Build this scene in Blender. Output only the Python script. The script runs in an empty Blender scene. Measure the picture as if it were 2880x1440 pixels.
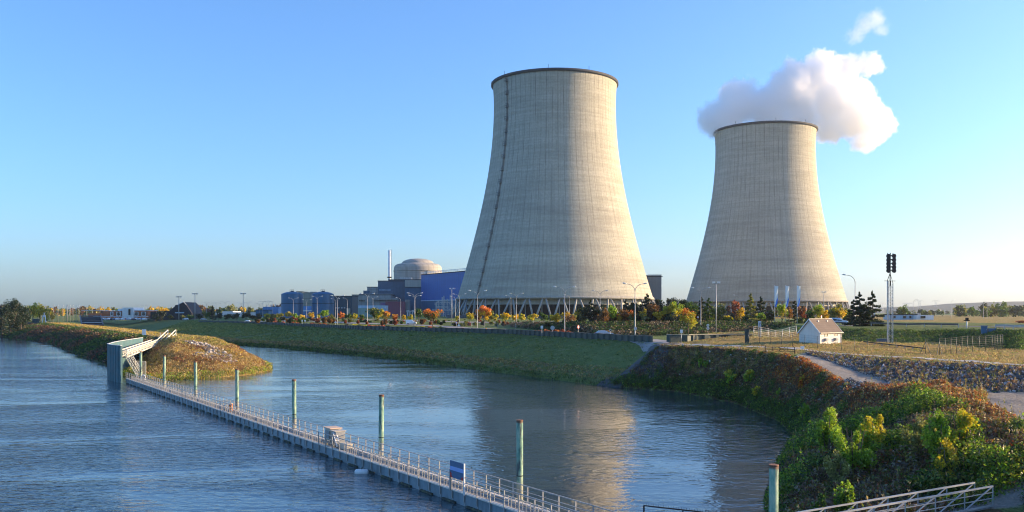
WAVE = 0.095
STEAM_D = 0.12
HAZE = 5.5e-5
SKY_AIR, SKY_DUST, SKY_OZ, SKY_S = 1.0, 1.3, 6.0, 0.15
SUN_S = 4.3
EXPO = 1.36
import bpy, bmesh, math, random
import numpy as np
from mathutils import Vector, Matrix, noise
from mathutils.bvhtree import BVHTree
from mathutils.geometry import delaunay_2d_cdt
random.seed(7)
rng = np.random.default_rng(7)
sc = bpy.context.scene
col = sc.collection
R = math.radians
# ------------------------------------------------------------------ frame of reference
H, F, U0, V0 = 13.0, 2571.0, 1440.0, 878.0      # eye height above the water, focal length etc. of the 2880 px photograph
def P(u, v, z=0.0):
    y = (H - z) * F / (v - V0)
    return ((u - U0) / F * y, y, z)
def PY(u, v, y):
    return ((u - U0) / F * y, y, H - (v - V0) * y / F)
def XY(u, y):
    return ((u - U0) / F * y, y)
SUN_EL, SUN_AZ = R(12.5), R(80.5)                # azimuth from +Y towards +X
# ------------------------------------------------------------------ helpers
def tag(o, label=None, cat=None, group=None, kind=None):
    if label: o['label'] = label
    if cat: o['category'] = cat
    if group: o['group'] = group
    if kind: o['kind'] = kind
    return o
def empty(name, loc, rz=0.0):
    o = bpy.data.objects.new(name, None)
    o.empty_display_size = 0.5
    o.location = loc; o.rotation_euler = (0, 0, rz)
    col.objects.link(o)
    return o
def link(name, me, mat=None, parent=None, loc=None):
    o = bpy.data.objects.new(name, me)
    col.objects.link(o)
    if mat is not None and len(me.materials) == 0:
        me.materials.append(mat)
    if loc is not None: o.location = loc
    if parent is not None: o.parent = parent
    return o
class MB:
    """collects boxes, bars, tubes and lathes of one part; coordinates local to the thing"""
    def __init__(s): s.v = []; s.f = []; s.sm = []
    def add(s, vs, fs, smooth=False):
        b = len(s.v); s.v += [tuple(p) for p in vs]
        s.f += [tuple(b + i for i in f) for f in fs]; s.sm += [smooth] * len(fs)
        return s
    def box(s, x0, y0, z0, x1, y1, z1):
        vs = [(x0,y0,z0),(x1,y0,z0),(x1,y1,z0),(x0,y1,z0),(x0,y0,z1),(x1,y0,z1),(x1,y1,z1),(x0,y1,z1)]
        return s.add(vs, [(3,2,1,0),(4,5,6,7),(0,1,5,4),(1,2,6,5),(2,3,7,6),(3,0,4,7)])
    def bar(s, a, b, w, h=None):
        a = Vector(a); b = Vector(b); d = (b - a)
        if d.length < 1e-6: return s
        d.normalize(); h = h or w
        up = Vector((0,0,1)) if abs(d.z) < 0.95 else Vector((1,0,0))
        x = d.cross(up).normalized() * w / 2; y = x.cross(d).normalized() * h / 2
        vs = [a-x-y, a+x-y, a+x+y, a-x+y, b-x-y, b+x-y, b+x+y, b-x+y]
        return s.add(vs, [(3,2,1,0),(4,5,6,7),(0,1,5,4),(1,2,6,5),(2,3,7,6),(3,0,4,7)])
    def tube(s, pts, rad, n=8, cap=True):
        pts = [Vector(p) for p in pts]
        if not hasattr(rad, '__len__'): rad = [rad] * len(pts)
        b = len(s.v); m = len(pts); px = None
        for i, p in enumerate(pts):
            d = (pts[min(i+1, m-1)] - pts[max(i-1, 0)]).normalized()
            if px is None:
                up = Vector((0,0,1)) if abs(d.z) < 0.9 else Vector((1,0,0))
                px = d.cross(up).normalized()
            else:
                px = (px - d * px.dot(d)).normalized()
            py = d.cross(px)
            for k in range(n):
                t = 2 * math.pi * k / n
                s.v.append(tuple(p + (px * math.cos(t) + py * math.sin(t)) * rad[i]))
        for i in range(m - 1):
            for k in range(n):
                a = b + i*n + k; c = b + i*n + (k+1) % n
                s.f.append((a, c, c + n, a + n)); s.sm.append(True)
        if cap:
            s.f.append(tuple(b + k for k in reversed(range(n)))); s.sm.append(False)
            s.f.append(tuple(b + (m-1)*n + k for k in range(n))); s.sm.append(False)
        return s
    def lathe(s, prof, n=32, c=(0,0), smooth=True, cap=False, a0=0.0):
        b = len(s.v)
        for r, z in prof:
            for k in range(n):
                t = a0 + 2*math.pi*k/n
                s.v.append((c[0] + r*math.cos(t), c[1] + r*math.sin(t), z))
        for i in range(len(prof)-1):
            for k in range(n):
                a = b+i*n+k; d = b+i*n+(k+1)%n
                s.f.append((a, d, d+n, a+n)); s.sm.append(smooth)
        if cap:
            s.f.append(tuple(b + k for k in reversed(range(n)))); s.sm.append(False)
            s.f.append(tuple(b + (len(prof)-1)*n + k for k in range(n))); s.sm.append(False)
        return s
    def prism(s, pts, z0, z1):
        n = len(pts); b = len(s.v)
        s.v += [(x, y, z0) for x, y in pts] + [(x, y, z1) for x, y in pts]
        s.f.append(tuple(b + i for i in reversed(range(n)))); s.f.append(tuple(b + n + i for i in range(n)))
        for i in range(n):
            j = (i+1) % n; s.f.append((b+i, b+j, b+n+j, b+n+i))
        s.sm += [False] * (n + 2)
        return s
    def mesh(s, name):
        me = bpy.data.meshes.new(name); me.from_pydata(s.v, [], s.f)
        me.polygons.foreach_set('use_smooth', s.sm); me.update()
        return me
    def build(s, name, mat, parent=None, loc=None, bevel=0):
        o = link(name, s.mesh(name), mat, parent, loc)
        if bevel:
            m = o.modifiers.new('bevel', 'BEVEL'); m.width = bevel; m.segments = 1; m.limit_method = 'ANGLE'
        return o
def kids(o): return [c for c in bpy.data.objects if c.parent == o]
def copy_tree(o, loc=None, rz=None, parent=None, scale=None):
    c = o.copy(); col.objects.link(c)
    if parent is not None: c.parent = parent
    if loc is not None: c.location = loc
    if rz is not None: c.rotation_euler = (0, 0, rz)
    if scale is not None: c.scale = scale if hasattr(scale, '__len__') else (scale,)*3
    for ch in KIDS.get(o.name, []) or kids(o):
        copy_tree(ch, parent=c)
    return c
KIDS = {}
# ------------------------------------------------------------------ materials
MATS = {}
def new_mat(name):
    m = bpy.data.materials.new(name); m.use_nodes = True
    nt = m.node_tree; nt.nodes.clear()
    out = nt.nodes.new('ShaderNodeOutputMaterial')
    return m, nt, out
def N(nt, typ, **kw):
    n = nt.nodes.new(typ)
    for k, v in kw.items():
        if k.startswith('i_'):
            key = k[2:].replace('_', ' ')
            n.inputs[key].default_value = v
        else: setattr(n, k, v)
    return n
def L(nt, a, b): nt.links.new(a, b)
def c4(c): return (c[0], c[1], c[2], 1.0)
def mixc(nt, fac, a, b, blend='MIX'):
    n = nt.nodes.new('ShaderNodeMix'); n.data_type = 'RGBA'; n.blend_type = blend
    for sock, val in ((n.inputs[0], fac), (n.inputs[6], a), (n.inputs[7], b)):
        if hasattr(val, 'is_linked') or hasattr(val, 'links'): nt.links.new(val, sock)
        elif hasattr(val, '__len__'): sock.default_value = c4(val)
        else: sock.default_value = val
    return n.outputs[2]
def math_n(nt, op, a, b=None, clamp=False):
    n = nt.nodes.new('ShaderNodeMath'); n.operation = op; n.use_clamp = clamp
    for sock, val in ((n.inputs[0], a), (n.inputs[1], b)):
        if val is None: continue
        if hasattr(val, 'links'): nt.links.new(val, sock)
        else: sock.default_value = val
    return n.outputs[0]
def ramp(nt, fac, stops):
    n = nt.nodes.new('ShaderNodeValToRGB'); cr = n.color_ramp
    while len(cr.elements) < len(stops): cr.elements.new(0.5)
    for e, (p, c) in zip(cr.elements, stops):
        e.position = p; e.color = c4(c) if hasattr(c, '__len__') else (c, c, c, 1)
    nt.links.new(fac, n.inputs[0])
    return n.outputs[0]
def noise_n(nt, vec, scale, detail=4, rough=0.55, dist=0.0):
    n = nt.nodes.new('ShaderNodeTexNoise')
    n.inputs['Scale'].default_value = scale; n.inputs['Detail'].default_value = detail
    n.inputs['Roughness'].default_value = rough; n.inputs['Distortion'].default_value = dist
    if vec is not None: nt.links.new(vec, n.inputs['Vector'])
    return n.outputs['Fac']
def mapping(nt, vec, scale=(1,1,1), loc=(0,0,0)):
    n = nt.nodes.new('ShaderNodeMapping'); n.inputs['Scale'].default_value = scale; n.inputs['Location'].default_value = loc
    nt.links.new(vec, n.inputs['Vector']); return n.outputs[0]
def mat(name, color, rough=0.7, metal=0.0, var=0.15, scale=1.0, stain=None, streak=0.0, bump=0.0, bscale=8.0, spec=0.4):
    """painted or natural surface with mottling, optional second colour and vertical run-off streaks"""
    if name in MATS: return MATS[name]
    m, nt, out = new_mat(name)
    b = N(nt, 'ShaderNodeBsdfPrincipled'); L(nt, b.outputs[0], out.inputs[0])
    b.inputs['Roughness'].default_value = rough; b.inputs['Metallic'].default_value = metal
    b.inputs['Specular IOR Level'].default_value = spec
    tc = N(nt, 'ShaderNodeTexCoord').outputs['Object']
    n1 = noise_n(nt, tc, scale, 5, 0.6)
    dark = tuple(c * (1 - var) for c in color); lite = tuple(min(1, c * (1 + var)) for c in color)
    c = ramp(nt, n1, [(0.3, dark), (0.7, lite)])
    if stain is not None:
        n2 = noise_n(nt, mapping(nt, tc, (1, 1, 0.5), (3, 5, 7)), scale * 2.3, 6, 0.65)
        c = mixc(nt, ramp(nt, n2, [(0.48, 0.0), (0.62, 1.0)]), c, stain)
    if streak > 0:
        n3 = noise_n(nt, mapping(nt, tc, (1.6, 1.6, 0.06)), scale * 3, 4, 0.6)
        c = mixc(nt, ramp(nt, n3, [(0.45, 0.0), (0.75, streak)]), c, tuple(x * 0.45 for x in color))
    L(nt, c, b.inputs['Base Color'])
    if bump > 0:
        bn = N(nt, 'ShaderNodeBump'); bn.inputs['Strength'].default_value = bump; bn.inputs['Distance'].default_value = 0.05
        L(nt, noise_n(nt, tc, bscale, 4), bn.inputs['Height']); L(nt, bn.outputs[0], b.inputs['Normal'])
    MATS[name] = m
    return m
def leaf_mat():
    m, nt, out = new_mat('leaf')
    at = N(nt, 'ShaderNodeAttribute', attribute_name='leafcol')
    d = N(nt, 'ShaderNodeBsdfDiffuse'); t = N(nt, 'ShaderNodeBsdfTranslucent'); mx = N(nt, 'ShaderNodeMixShader', i_Fac=0.42)
    g = N(nt, 'ShaderNodeBsdfGlossy'); g.inputs['Roughness'].default_value = 0.45; g.inputs['Color'].default_value = (1,1,1,1)
    m2 = N(nt, 'ShaderNodeMixShader', i_Fac=0.03)
    L(nt, at.outputs['Color'], d.inputs[0]); L(nt, mixc(nt, 0.5, at.outputs['Color'], (1.0, 0.95, 0.3), 'SOFT_LIGHT'), t.inputs[0])
    L(nt, d.outputs[0], mx.inputs[1]); L(nt, t.outputs[0], mx.inputs[2])
    L(nt, mx.outputs[0], m2.inputs[1]); L(nt, g.outputs[0], m2.inputs[2]); L(nt, m2.outputs[0], out.inputs[0])
    return m
LEAF = leaf_mat()
def leaves(cent, size, colr, aspect=0.6, upright=0.0, seed=0, drop=None):
    """one quad (a folded leaf spray) per centre; cent (n,3), size (n,), colr (n,3) -> mesh arrays"""
    g = np.random.default_rng(seed); n = len(cent)
    a = g.normal(size=(n, 3)); a[:, 2] = a[:, 2] * (1 - upright) + upright * (2.2 + np.abs(a[:, 2]))
    a /= np.linalg.norm(a, axis=1, keepdims=True)
    b = g.normal(size=(n, 3)); b -= a * (a * b).sum(1, keepdims=True); b /= np.linalg.norm(b, axis=1, keepdims=True)
    L_ = a * size[:, None] * 0.5; W_ = b * size[:, None] * 0.5 * aspect
    v = np.empty((n, 4, 3)); v[:, 0] = cent - L_; v[:, 1] = cent + W_ - L_ * 0.1; v[:, 2] = cent + L_; v[:, 3] = cent - W_ + L_ * 0.1
    return v.reshape(-1, 3), colr
def leaf_mesh(name, v, colr):
    n = len(v) // 4; me = bpy.data.meshes.new(name)
    me.vertices.add(n*4); me.vertices.foreach_set('co', v.astype(np.float32).ravel())
    me.loops.add(n*4); me.loops.foreach_set('vertex_index', np.arange(n*4, dtype=np.int32))
    me.polygons.add(n); me.polygons.foreach_set('loop_start', np.arange(0, n*4, 4, dtype=np.int32))
    me.polygons.foreach_set('loop_total', np.full(n, 4, dtype=np.int32))
    at = me.attributes.new('leafcol', 'FLOAT_COLOR', 'FACE')
    c = np.ones((n, 4), np.float32); c[:, :3] = colr; at.data.foreach_set('color', c.ravel())
    me.update(); me.materials.append(LEAF)
    return me
# ------------------------------------------------------------------ terrain as a triangulated set of break lines
W1 = [P(626,968), P(783,979), P(1118,1011.6), P(1342,1040), P(1560,1068), P(1700,1086), P(1900,1101), P(2068,1135), P(2191,1185),
      P(2245,1241), P(2228,1270), P(2191,1319), P(2158,1440), (13.5,45,0), (13.5,30,0), (14,10,0), (14,-60,0)]
W1 = [(-275,632,0), (-220,545,0), (-150,430,0)] + W1
W0 = [(-900,800,0), (-420,640,0), (-322,576,0), (-260,464,0), P(80,958), P(145,968), P(240,1005), P(316,1034), (-84.5,199,0), (-80,187,0), (-73,178,0), P(481,1070),
      P(560,1067), P(626,1062), P(715,1053), (-53.6,203,0), (-59,222,0), (-76,250,0), (-106,302,0), (-141,364,0), (-176,416,0), (-250,532,0), (-296,610,0), (-275,632,0)]
def offs(poly, d):
    out = []
    for i, p in enumerate(poly):
        a = Vector(poly[max(i-1,0)][:2]); b = Vector(poly[min(i+1,len(poly)-1)][:2]); t = (b - a).normalized()
        out.append((p[0] - t.y*d, p[1] + t.x*d))
    return out
TV, TE = [], []
def brk(pts, closed=False):
    b = len(TV); TV.extend([tuple(p) for p in pts])
    for i in range(len(pts)-1): TE.append((b+i, b+i+1))
    if closed: TE.append((b+len(pts)-1, b))
brk(W1); brk(W0[:-1])
brk([(x, y, -3.0) for x, y in offs(W1[3:], -5)])                      # bed of the canal
brk([(x, y, -3.0) for x, y in offs(W0[:9], -8)])
brk([(-66,172,-3), (-60,170,-3), (-52,172,-3), (-47,190,-3), (-46,203,-3), (-52,222,-3)])
brk([(-68,250,-2),(-98,300,-2),(-130,355,-2),(-165,408,-2),(-240,525,-2),(-284,616,-2)])
# island crest, flat top about 8 m wide
RC = [(-79,230), (-93,250), (-145,340), (-210,446), (-282,560), (-340,650)]
for d, zz in ((-4.5, 6.5), (4.5, 6.5)):
    brk([(x, y, zz) for x, y in offs([(a, b, 0) for a, b in RC], d)])
brk([(-79,230,6.5), (-65.5,216,4.0), (-58,208,1.7), (-54.5,204,0.3)])
brk([(-76,205,4.6), (-70,196,3.4), (-62,192,2.2)])
# top of the grass dike along the flood wall
G = 7.2
T1 = [(-341,812,7.2), (-223,630,7.2), P(720,911,7.2), P(1006,925.6,7.2), P(1420,938,7.2), P(1640,950,7.2), P(1835,962,7.2)]
brk(T1)
brk([(x, y, 7.25) for x, y in offs(T1, 2.0)])
# berm low on the grass slope
brk([(x, y, 1.3) for x, y in offs(W1[3:9], 3.0)])
# right bank: crest edge of path and mound, ramp
CR = [P(1850,972,7.1), P(1950,976,7.1), P(2080,984,7.1), P(2180,996,7.1), P(2240,1008,7.0), P(2310,1044,6.1), P(2385,1090,5.3), (34.5,88.6,5.0), (36,84,5.2), (33,70,4.6), (28,58,3.8), (26.5,50,2.3), (25,40,2.0), (23,20,2.4), (23,-60,4)]
brk(CR)
brk([(x, y, 1.0) for x, y in offs(W1[8:19], 1.5)])
brk([(x, y, -3.2) for x, y in offs(W1[16:], -9)])
# track, yard and rock slope
brk([P(2262,994,7.0), P(2330,1015,6.6), P(2450,1060,5.6), P(2570,1104,5.0), P(2720,1108,5.2), P(2880,1107,5.35), (58,81,5.4), (92,66,5.5)])
brk([P(2275,991,7.1), P(2400,1002,7.1), P(2571,1016,7.1), P(2720,1026,7.1), P(2880,1036,7.1), (63,88,7.1), (100,74,7.1)])
brk([P(2640,1108,5.7), (41.5,86,5.8), (39.5,81,5.3)])
brk([(33,53,4.0), (60,50,4.8), (95,50,5)])
brk([(30,44,2.4), (34,20,3.0), (60,10,4.6), (120,0,5.4)]); brk([(120,70,7.5), (160,30,7.5), (300,-60,8)])
# compound, foot and top of the road embankment
brk([P(1835,955,7.2), P(1890,952,7.3), XY(1935,171.5)+(7.3,), XY(2010,172)+(7.95,), XY(2095,173)+(8.45,), XY(2180,173)+(8.3,), XY(2240,176)+(7.5,), P(2380,963,7.1), P(2640,964,7.1), P(2760,978,7.1), P(2880,985,7.3), (110,110,7.5)])
brk([P(1440,921,7.6), P(1560,934,7.4), P(1690,942,7.4), P(1850,944,7.4), P(2000,940,7.5), P(2140,933,8.1), P(2230,928,8.6)])
brk([(XY(1330,354)+(7.9,)), (XY(1430,341)+(8.6,)), (XY(1540,291)+(9.3,)), P(1650,911,9.8), P(1900,911,9.8), P(2100,910,9.8), P(2240,914,9.8), P(2340,919,9.8), P(2450,921,9.8), P(2700,922,9.8), P(2800,925,9.8), P(2880,929,9.8), (120,128,9.8)])
brk([(-200,640,7.6), (-107,430,8.0), (-55,380,8.0), (-22,330,7.8)])
brk([(-330,900,9.2), (-180,640,9.0), (-80,450,9.2), (-20,420,9.4), (20,380,9.6), (60,300,9.8), (130,260,9.8), (160,200,9.8)])
brk([(-500,900,9), (-300,1500,9), (0,1500,9.5), (600,1500,8), (600,600,8.5), (300,300,8.8)])
FAR = [(-9000,1200,6), (-3000,900,6), (-900,830,4), (-9000,9000,14), (0,9000,14), (9000,9000,14), (9000,600,8), (900,300,8), (700,-60,9), (9000,-60,9), (-1400,2500,9), (1400,2500,9)]
for p in FAR: TV.append(p)
WET = [(-9000,-60,-4), (-500,-60,-4), (-9000,1100,-4), (-480,560,-4), (-350,470,-4), (-60,-60,-4), (-60,100,-4), (-120,160,-4), (-300,300,-4), (-5,100,-4), (-20,130,-4), (0,40,-4), (-800,700,-4)]
for p in WET: TV.append(p)
_r = delaunay_2d_cdt([Vector(p[:2]) for p in TV], TE, [], 0, 0.01)
_z = [TV[o[0]][2] if o else None for o in _r[3]]
for i, zz in enumerate(_z):                                            # crossing points of break lines
    if zz is None:
        p = _r[0][i]; best = sorted(((p - Vector(t[:2])).length, t[2]) for t in TV)[:2]
        _z[i] = (best[0][1] * best[1][0] + best[1][1] * best[0][0]) / (best[0][0] + best[1][0] + 1e-9)
TIN = BVHTree.FromPolygons([(p.x, p.y, z) for p, z in zip(_r[0], _z)], [tuple(f) for f in _r[2]])
def tin(x, y):
    h = TIN.ray_cast(Vector((x, y, 500)), Vector((0, 0, -1)))
    return h[0].z if h[0] is not None else 6.0
def hgt(x, y):
    """ground height with a little smoothing and unevenness"""
    d = 0.8
    z = (tin(x, y) * 2 + tin(x+d, y) + tin(x-d, y) + tin(x, y+d) + tin(x, y-d)) / 6
    if z > 0.2:
        k = min(1.0, z / 3)
        z += k * (0.16 * noise.noise(Vector((x*0.22, y*0.22, 3))) + 0.09 * noise.noise(Vector((x*0.8, y*0.8, 9))))
    return z
def hz(x, y): return (x, y, hgt(x, y))
# ground sheet: rings fine near the camera, coarse far away
angs = np.radians(np.linspace(-78, 78, 620))
rads = [22.0]
while rads[-1] < 9000: rads.append(rads[-1] * (1.0068 if rads[-1] < 420 else 1.03))
NR, NA = len(rads), len(angs)
gv = np.empty((NR, NA, 3), np.float32)
for i, r in enumerate(rads):
    for j, a in enumerate(angs):
        x = r * math.sin(a); y = r * math.cos(a)
        gv[i, j] = (x, y, hgt(x, y) if r < 600 else tin(x, y))
idx = np.arange(NR*NA).reshape(NR, NA)
q = np.stack([idx[:-1,:-1], idx[:-1,1:], idx[1:,1:], idx[1:,:-1]], -1).reshape(-1, 4)
zq = gv.reshape(-1,3)[q][:, :, 2].max(1)
q = q[zq > -2.5]
me = bpy.data.meshes.new('ground'); n = len(q)
me.vertices.add(NR*NA); me.vertices.foreach_set('co', gv.ravel())
me.loops.add(n*4); me.loops.foreach_set('vertex_index', q[:, ::-1].astype(np.int32).ravel())
me.polygons.add(n); me.polygons.foreach_set('loop_start', np.arange(0, n*4, 4, dtype=np.int32)); me.polygons.foreach_set('loop_total', np.full(n, 4, dtype=np.int32))
me.polygons.foreach_set('use_smooth', np.ones(n, bool)); me.update(); me.validate()
# soil / turf zones stored per vertex: R dry golden grass, G gravel, B dark scrub soil
def wall_y(u):
    k = (u-U0)/F
    for a, b in zip(T1[:-1], T1[1:]):
        d = (b[0]-a[0]) - k*(b[1]-a[1])
        if abs(d) > 1e-9:
            t = (k*a[1]-a[0])/d
            if 0 <= t <= 1: return a[1]+t*(b[1]-a[1])
    return 300.0
def in_poly(pts, poly):
    x, y = pts[:, 0], pts[:, 1]; ins = np.zeros(len(pts), bool); m = len(poly)
    for i in range(m):
        x1, y1 = poly[i][:2]; x2, y2 = poly[(i+1) % m][:2]
        c = ((y1 > y) != (y2 > y)) & (x < (x2-x1) * (y-y1) / ((y2-y1) + 1e-12) + x1)
        ins ^= c
    return ins
P_ISLE = [(-900,800)] + [p[:2] for p in W0[1:-1]]
P_CREST = offs([(a, b, 0) for a, b in RC], -5.5) + offs([(a, b, 0) for a, b in RC], 4.5)[::-1]
P_RBANK = [p[:2] for p in W1[8:]] + [p[:2] for p in CR[::-1]]
P_YARD = [P(2400,1110,5)[:2], (36,84), (33,70), (28,58), (25.5,50), (60,45), (95,50), (92,66), (58,81), P(2880,1107,5.35)[:2], P(2720,1108,5.2)[:2], P(2570,1104,5)[:2]]
P_ROCK = [P(2262,994,7.0)[:2], P(2330,1015,6.6)[:2], P(2450,1060,5.6)[:2], P(2570,1104,5.0)[:2], P(2720,1108,5.2)[:2], P(2880,1107,5.35)[:2], (58,81), (92,66), (100,74), (63,88), P(2880,1036,7.1)[:2], P(2720,1026,7.1)[:2], P(2571,1016,7.1)[:2], P(2400,1002,7.1)[:2], P(2275,991,7.1)[:2]]
P_COMP = [P(1850,972,7.1)[:2], P(2180,996,7.1)[:2], P(2275,991,7.1)[:2], P(2880,1036,7.1)[:2], (63,88), (110,72), (110,110), P(2880,985,7.3)[:2], P(2760,978,7.1)[:2], P(2640,964,7.1)[:2], P(2380,963,7.1)[:2], P(2250,955,7.2)[:2], P(2000,948,7.2)[:2]]
P_GSLOPE = [p[:2] for p in W1[3:9]] + [p[:2] for p in T1[::-1]]
P_TRACK = [P(2236,1000,7)[:2], P(2275,991,7)[:2], P(2400,1030,6)[:2], P(2570,1104,5)[:2], P(2500,1125,5)[:2], P(2400,1108,5)[:2], P(2330,1050,6)[:2]]
pts = gv.reshape(-1, 3)[:, :2].astype(float)
zc = np.zeros((len(pts), 4), np.float32); zc[:, 3] = 1
def soft(poly, r=0.9):
    acc = np.zeros(len(pts), np.float32)
    for a in range(7):
        acc += in_poly(pts + (np.array([math.cos(a*1.047), math.sin(a*1.047)])*r if a < 6 else 0), poly)
    return acc / 7
isle = in_poly(pts, P_ISLE); crest = in_poly(pts, P_CREST)
front = isle & (pts[:, 1] < 236) & (pts[:, 0] > -86)
zc[isle & ~crest, 2] = 0.9; zc[crest, 0] = 1; zc[front, 0] = 0.9; zc[front, 2] = 0.25
rb = in_poly(pts, P_RBANK); zc[rb, 2] = 1.0
cp = in_poly(pts, P_COMP); zc[cp, 0] = 0.62
zc[in_poly(pts, [(150,225),(900,225),(900,1500),(220,1500)]), 0] = 0.55
rk = soft(P_ROCK)[:, None]; zc = zc*(1-rk) + np.array([0.1, 0.25, 0.8, 1], np.float32)*rk
for poly in (P_YARD, P_TRACK): k_ = soft(poly)[:, None]; zc = zc*(1-k_) + np.array([0, 1, 0, 1], np.float32)*k_
zc = zc.astype(np.float32)
at = me.attributes.new('zone', 'FLOAT_COLOR', 'POINT'); at.data.foreach_set('color', zc.ravel())
m, nt, out = new_mat('turf_and_soil')
b = N(nt, 'ShaderNodeBsdfPrincipled', i_Roughness=0.95); b.inputs['Specular IOR Level'].default_value = 0.1; L(nt, b.outputs[0], out.inputs[0])
geo = N(nt, 'ShaderNodeNewGeometry').outputs['Position']
zn = N(nt, 'ShaderNodeAttribute', attribute_name='zone'); sp = N(nt, 'ShaderNodeSeparateColor'); L(nt, zn.outputs['Color'], sp.inputs[0])
nb = noise_n(nt, geo, 0.05, 5, 0.6); nm = noise_n(nt, geo, 0.5, 5, 0.65); nf = noise_n(nt, geo, 4.0, 4, 0.7)
grass = ramp(nt, nm, [(0.3, (0.14,0.19,0.055)), (0.55, (0.20,0.25,0.08)), (0.75, (0.29,0.29,0.13))])
grass = mixc(nt, ramp(nt, nb, [(0.45, 0.0), (0.7, 0.6)]), grass, (0.15,0.14,0.05))
grass = mixc(nt, ramp(nt, nf, [(0.35, 0.65), (0.6, 0.0)]), grass, (0.02,0.04,0.01))
dry = ramp(nt, nm, [(0.3, (0.30,0.19,0.06)), (0.5, (0.45,0.30,0.10)), (0.7, (0.30,0.27,0.07))])
dry = mixc(nt, ramp(nt, nf, [(0.35, 0.6), (0.6, 0.0)]), dry, (0.14,0.09,0.04))
grav = ramp(nt, nf, [(0.3, (0.20,0.19,0.17)), (0.6, (0.34,0.315,0.28)), (0.8, (0.48,0.45,0.40))])
grav = mixc(nt, ramp(nt, nm, [(0.4, 0.0), (0.65, 0.5)]), grav, (0.24,0.20,0.15))
soil = ramp(nt, nm, [(0.3, (0.05,0.045,0.025)), (0.6, (0.11,0.085,0.045)), (0.75, (0.08,0.10,0.03))])
nz = N(nt, 'ShaderNodeMath', operation='MULTIPLY_ADD'); L(nt, nm, nz.inputs[0]); nz.inputs[1].default_value = 0.9; nz.inputs[2].default_value = -0.45
def edge(ch): return ramp(nt, math_n(nt, 'ADD', sp.outputs[ch], nz.outputs[0]), [(0.35, 0.0), (0.6, 1.0)])
c = mixc(nt, edge(2), grass, soil); c = mixc(nt, edge(0), c, dry); c = mixc(nt, edge(1), c, grav)
L(nt, c, b.inputs['Base Color'])
bn = N(nt, 'ShaderNodeBump', i_Strength=0.9, i_Distance=0.35); L(nt, noise_n(nt, geo, 2.5, 5, 0.7), bn.inputs['Height']); L(nt, bn.outputs[0], b.inputs['Normal'])
tag(link('ground', me, m), 'grassy banks, dike and level ground around the water', None, None, 'structure')
# ------------------------------------------------------------------ water
m, nt, out = new_mat('river_water')
b = N(nt, 'ShaderNodeBsdfPrincipled', i_Roughness=0.03, i_IOR=1.42); L(nt, b.outputs[0], out.inputs[0])
geo = N(nt, 'ShaderNodeNewGeometry').outputs['Position']
big = ramp(nt, noise_n(nt, mapping(nt, geo, (0.018,0.05,1)), 1.0, 4, 0.55, 1.2), [(0.38, 0.22), (0.50, 0.75), (0.64, 1.15)])
w1 = noise_n(nt, mapping(nt, geo, (1.0,1.5,1)), 0.8, 2, 0.5, 0.5)
w2 = noise_n(nt, mapping(nt, geo, (1.0,1.4,1), (9,4,0)), 3.2, 3, 0.6, 0.2)
hh = math_n(nt, 'ADD', math_n(nt, 'MULTIPLY', w1, 1.5), math_n(nt, 'MULTIPLY', w2, 0.22))
hh = math_n(nt, 'MULTIPLY', hh, big)
# the open river on the left is choppier than the sheltered canal
sx = N(nt, 'ShaderNodeSeparateXYZ'); L(nt, geo, sx.inputs[0])
side = math_n(nt, 'ADD', math_n(nt, 'MULTIPLY', sx.outputs[0], 0.844), math_n(nt, 'MULTIPLY', sx.outputs[1], 0.536))
river = ramp(nt, math_n(nt, 'MULTIPLY', math_n(nt, 'SUBTRACT', 33.0, side), 0.1), [(0.0, 0.62), (1.0, 2.1)])
L(nt, mixc(nt, ramp(nt, math_n(nt, 'MULTIPLY', math_n(nt, 'SUBTRACT', 33.0, side), 0.1), [(0.0, 0.0), (1.0, 1.0)]), (0.030,0.050,0.052), (0.024,0.062,0.098)), b.inputs['Base Color'])
hh = math_n(nt, 'MULTIPLY', hh, river)
bn = N(nt, 'ShaderNodeBump', i_Strength=1.0, i_Distance=WAVE); L(nt, hh, bn.inputs['Height']); L(nt, bn.outputs[0], b.inputs['Normal'])
wv = []; wf = []
wme = bpy.data.meshes.new('water')
wme.from_pydata([(-9000,-300,0),(400,-300,0),(400,1000,0),(-9000,1500,0)], [], [(0,1,2,3)]); wme.update()
tag(link('water', wme, m), 'rippled blue river and the sheltered intake canal', None, None, 'structure')
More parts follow.
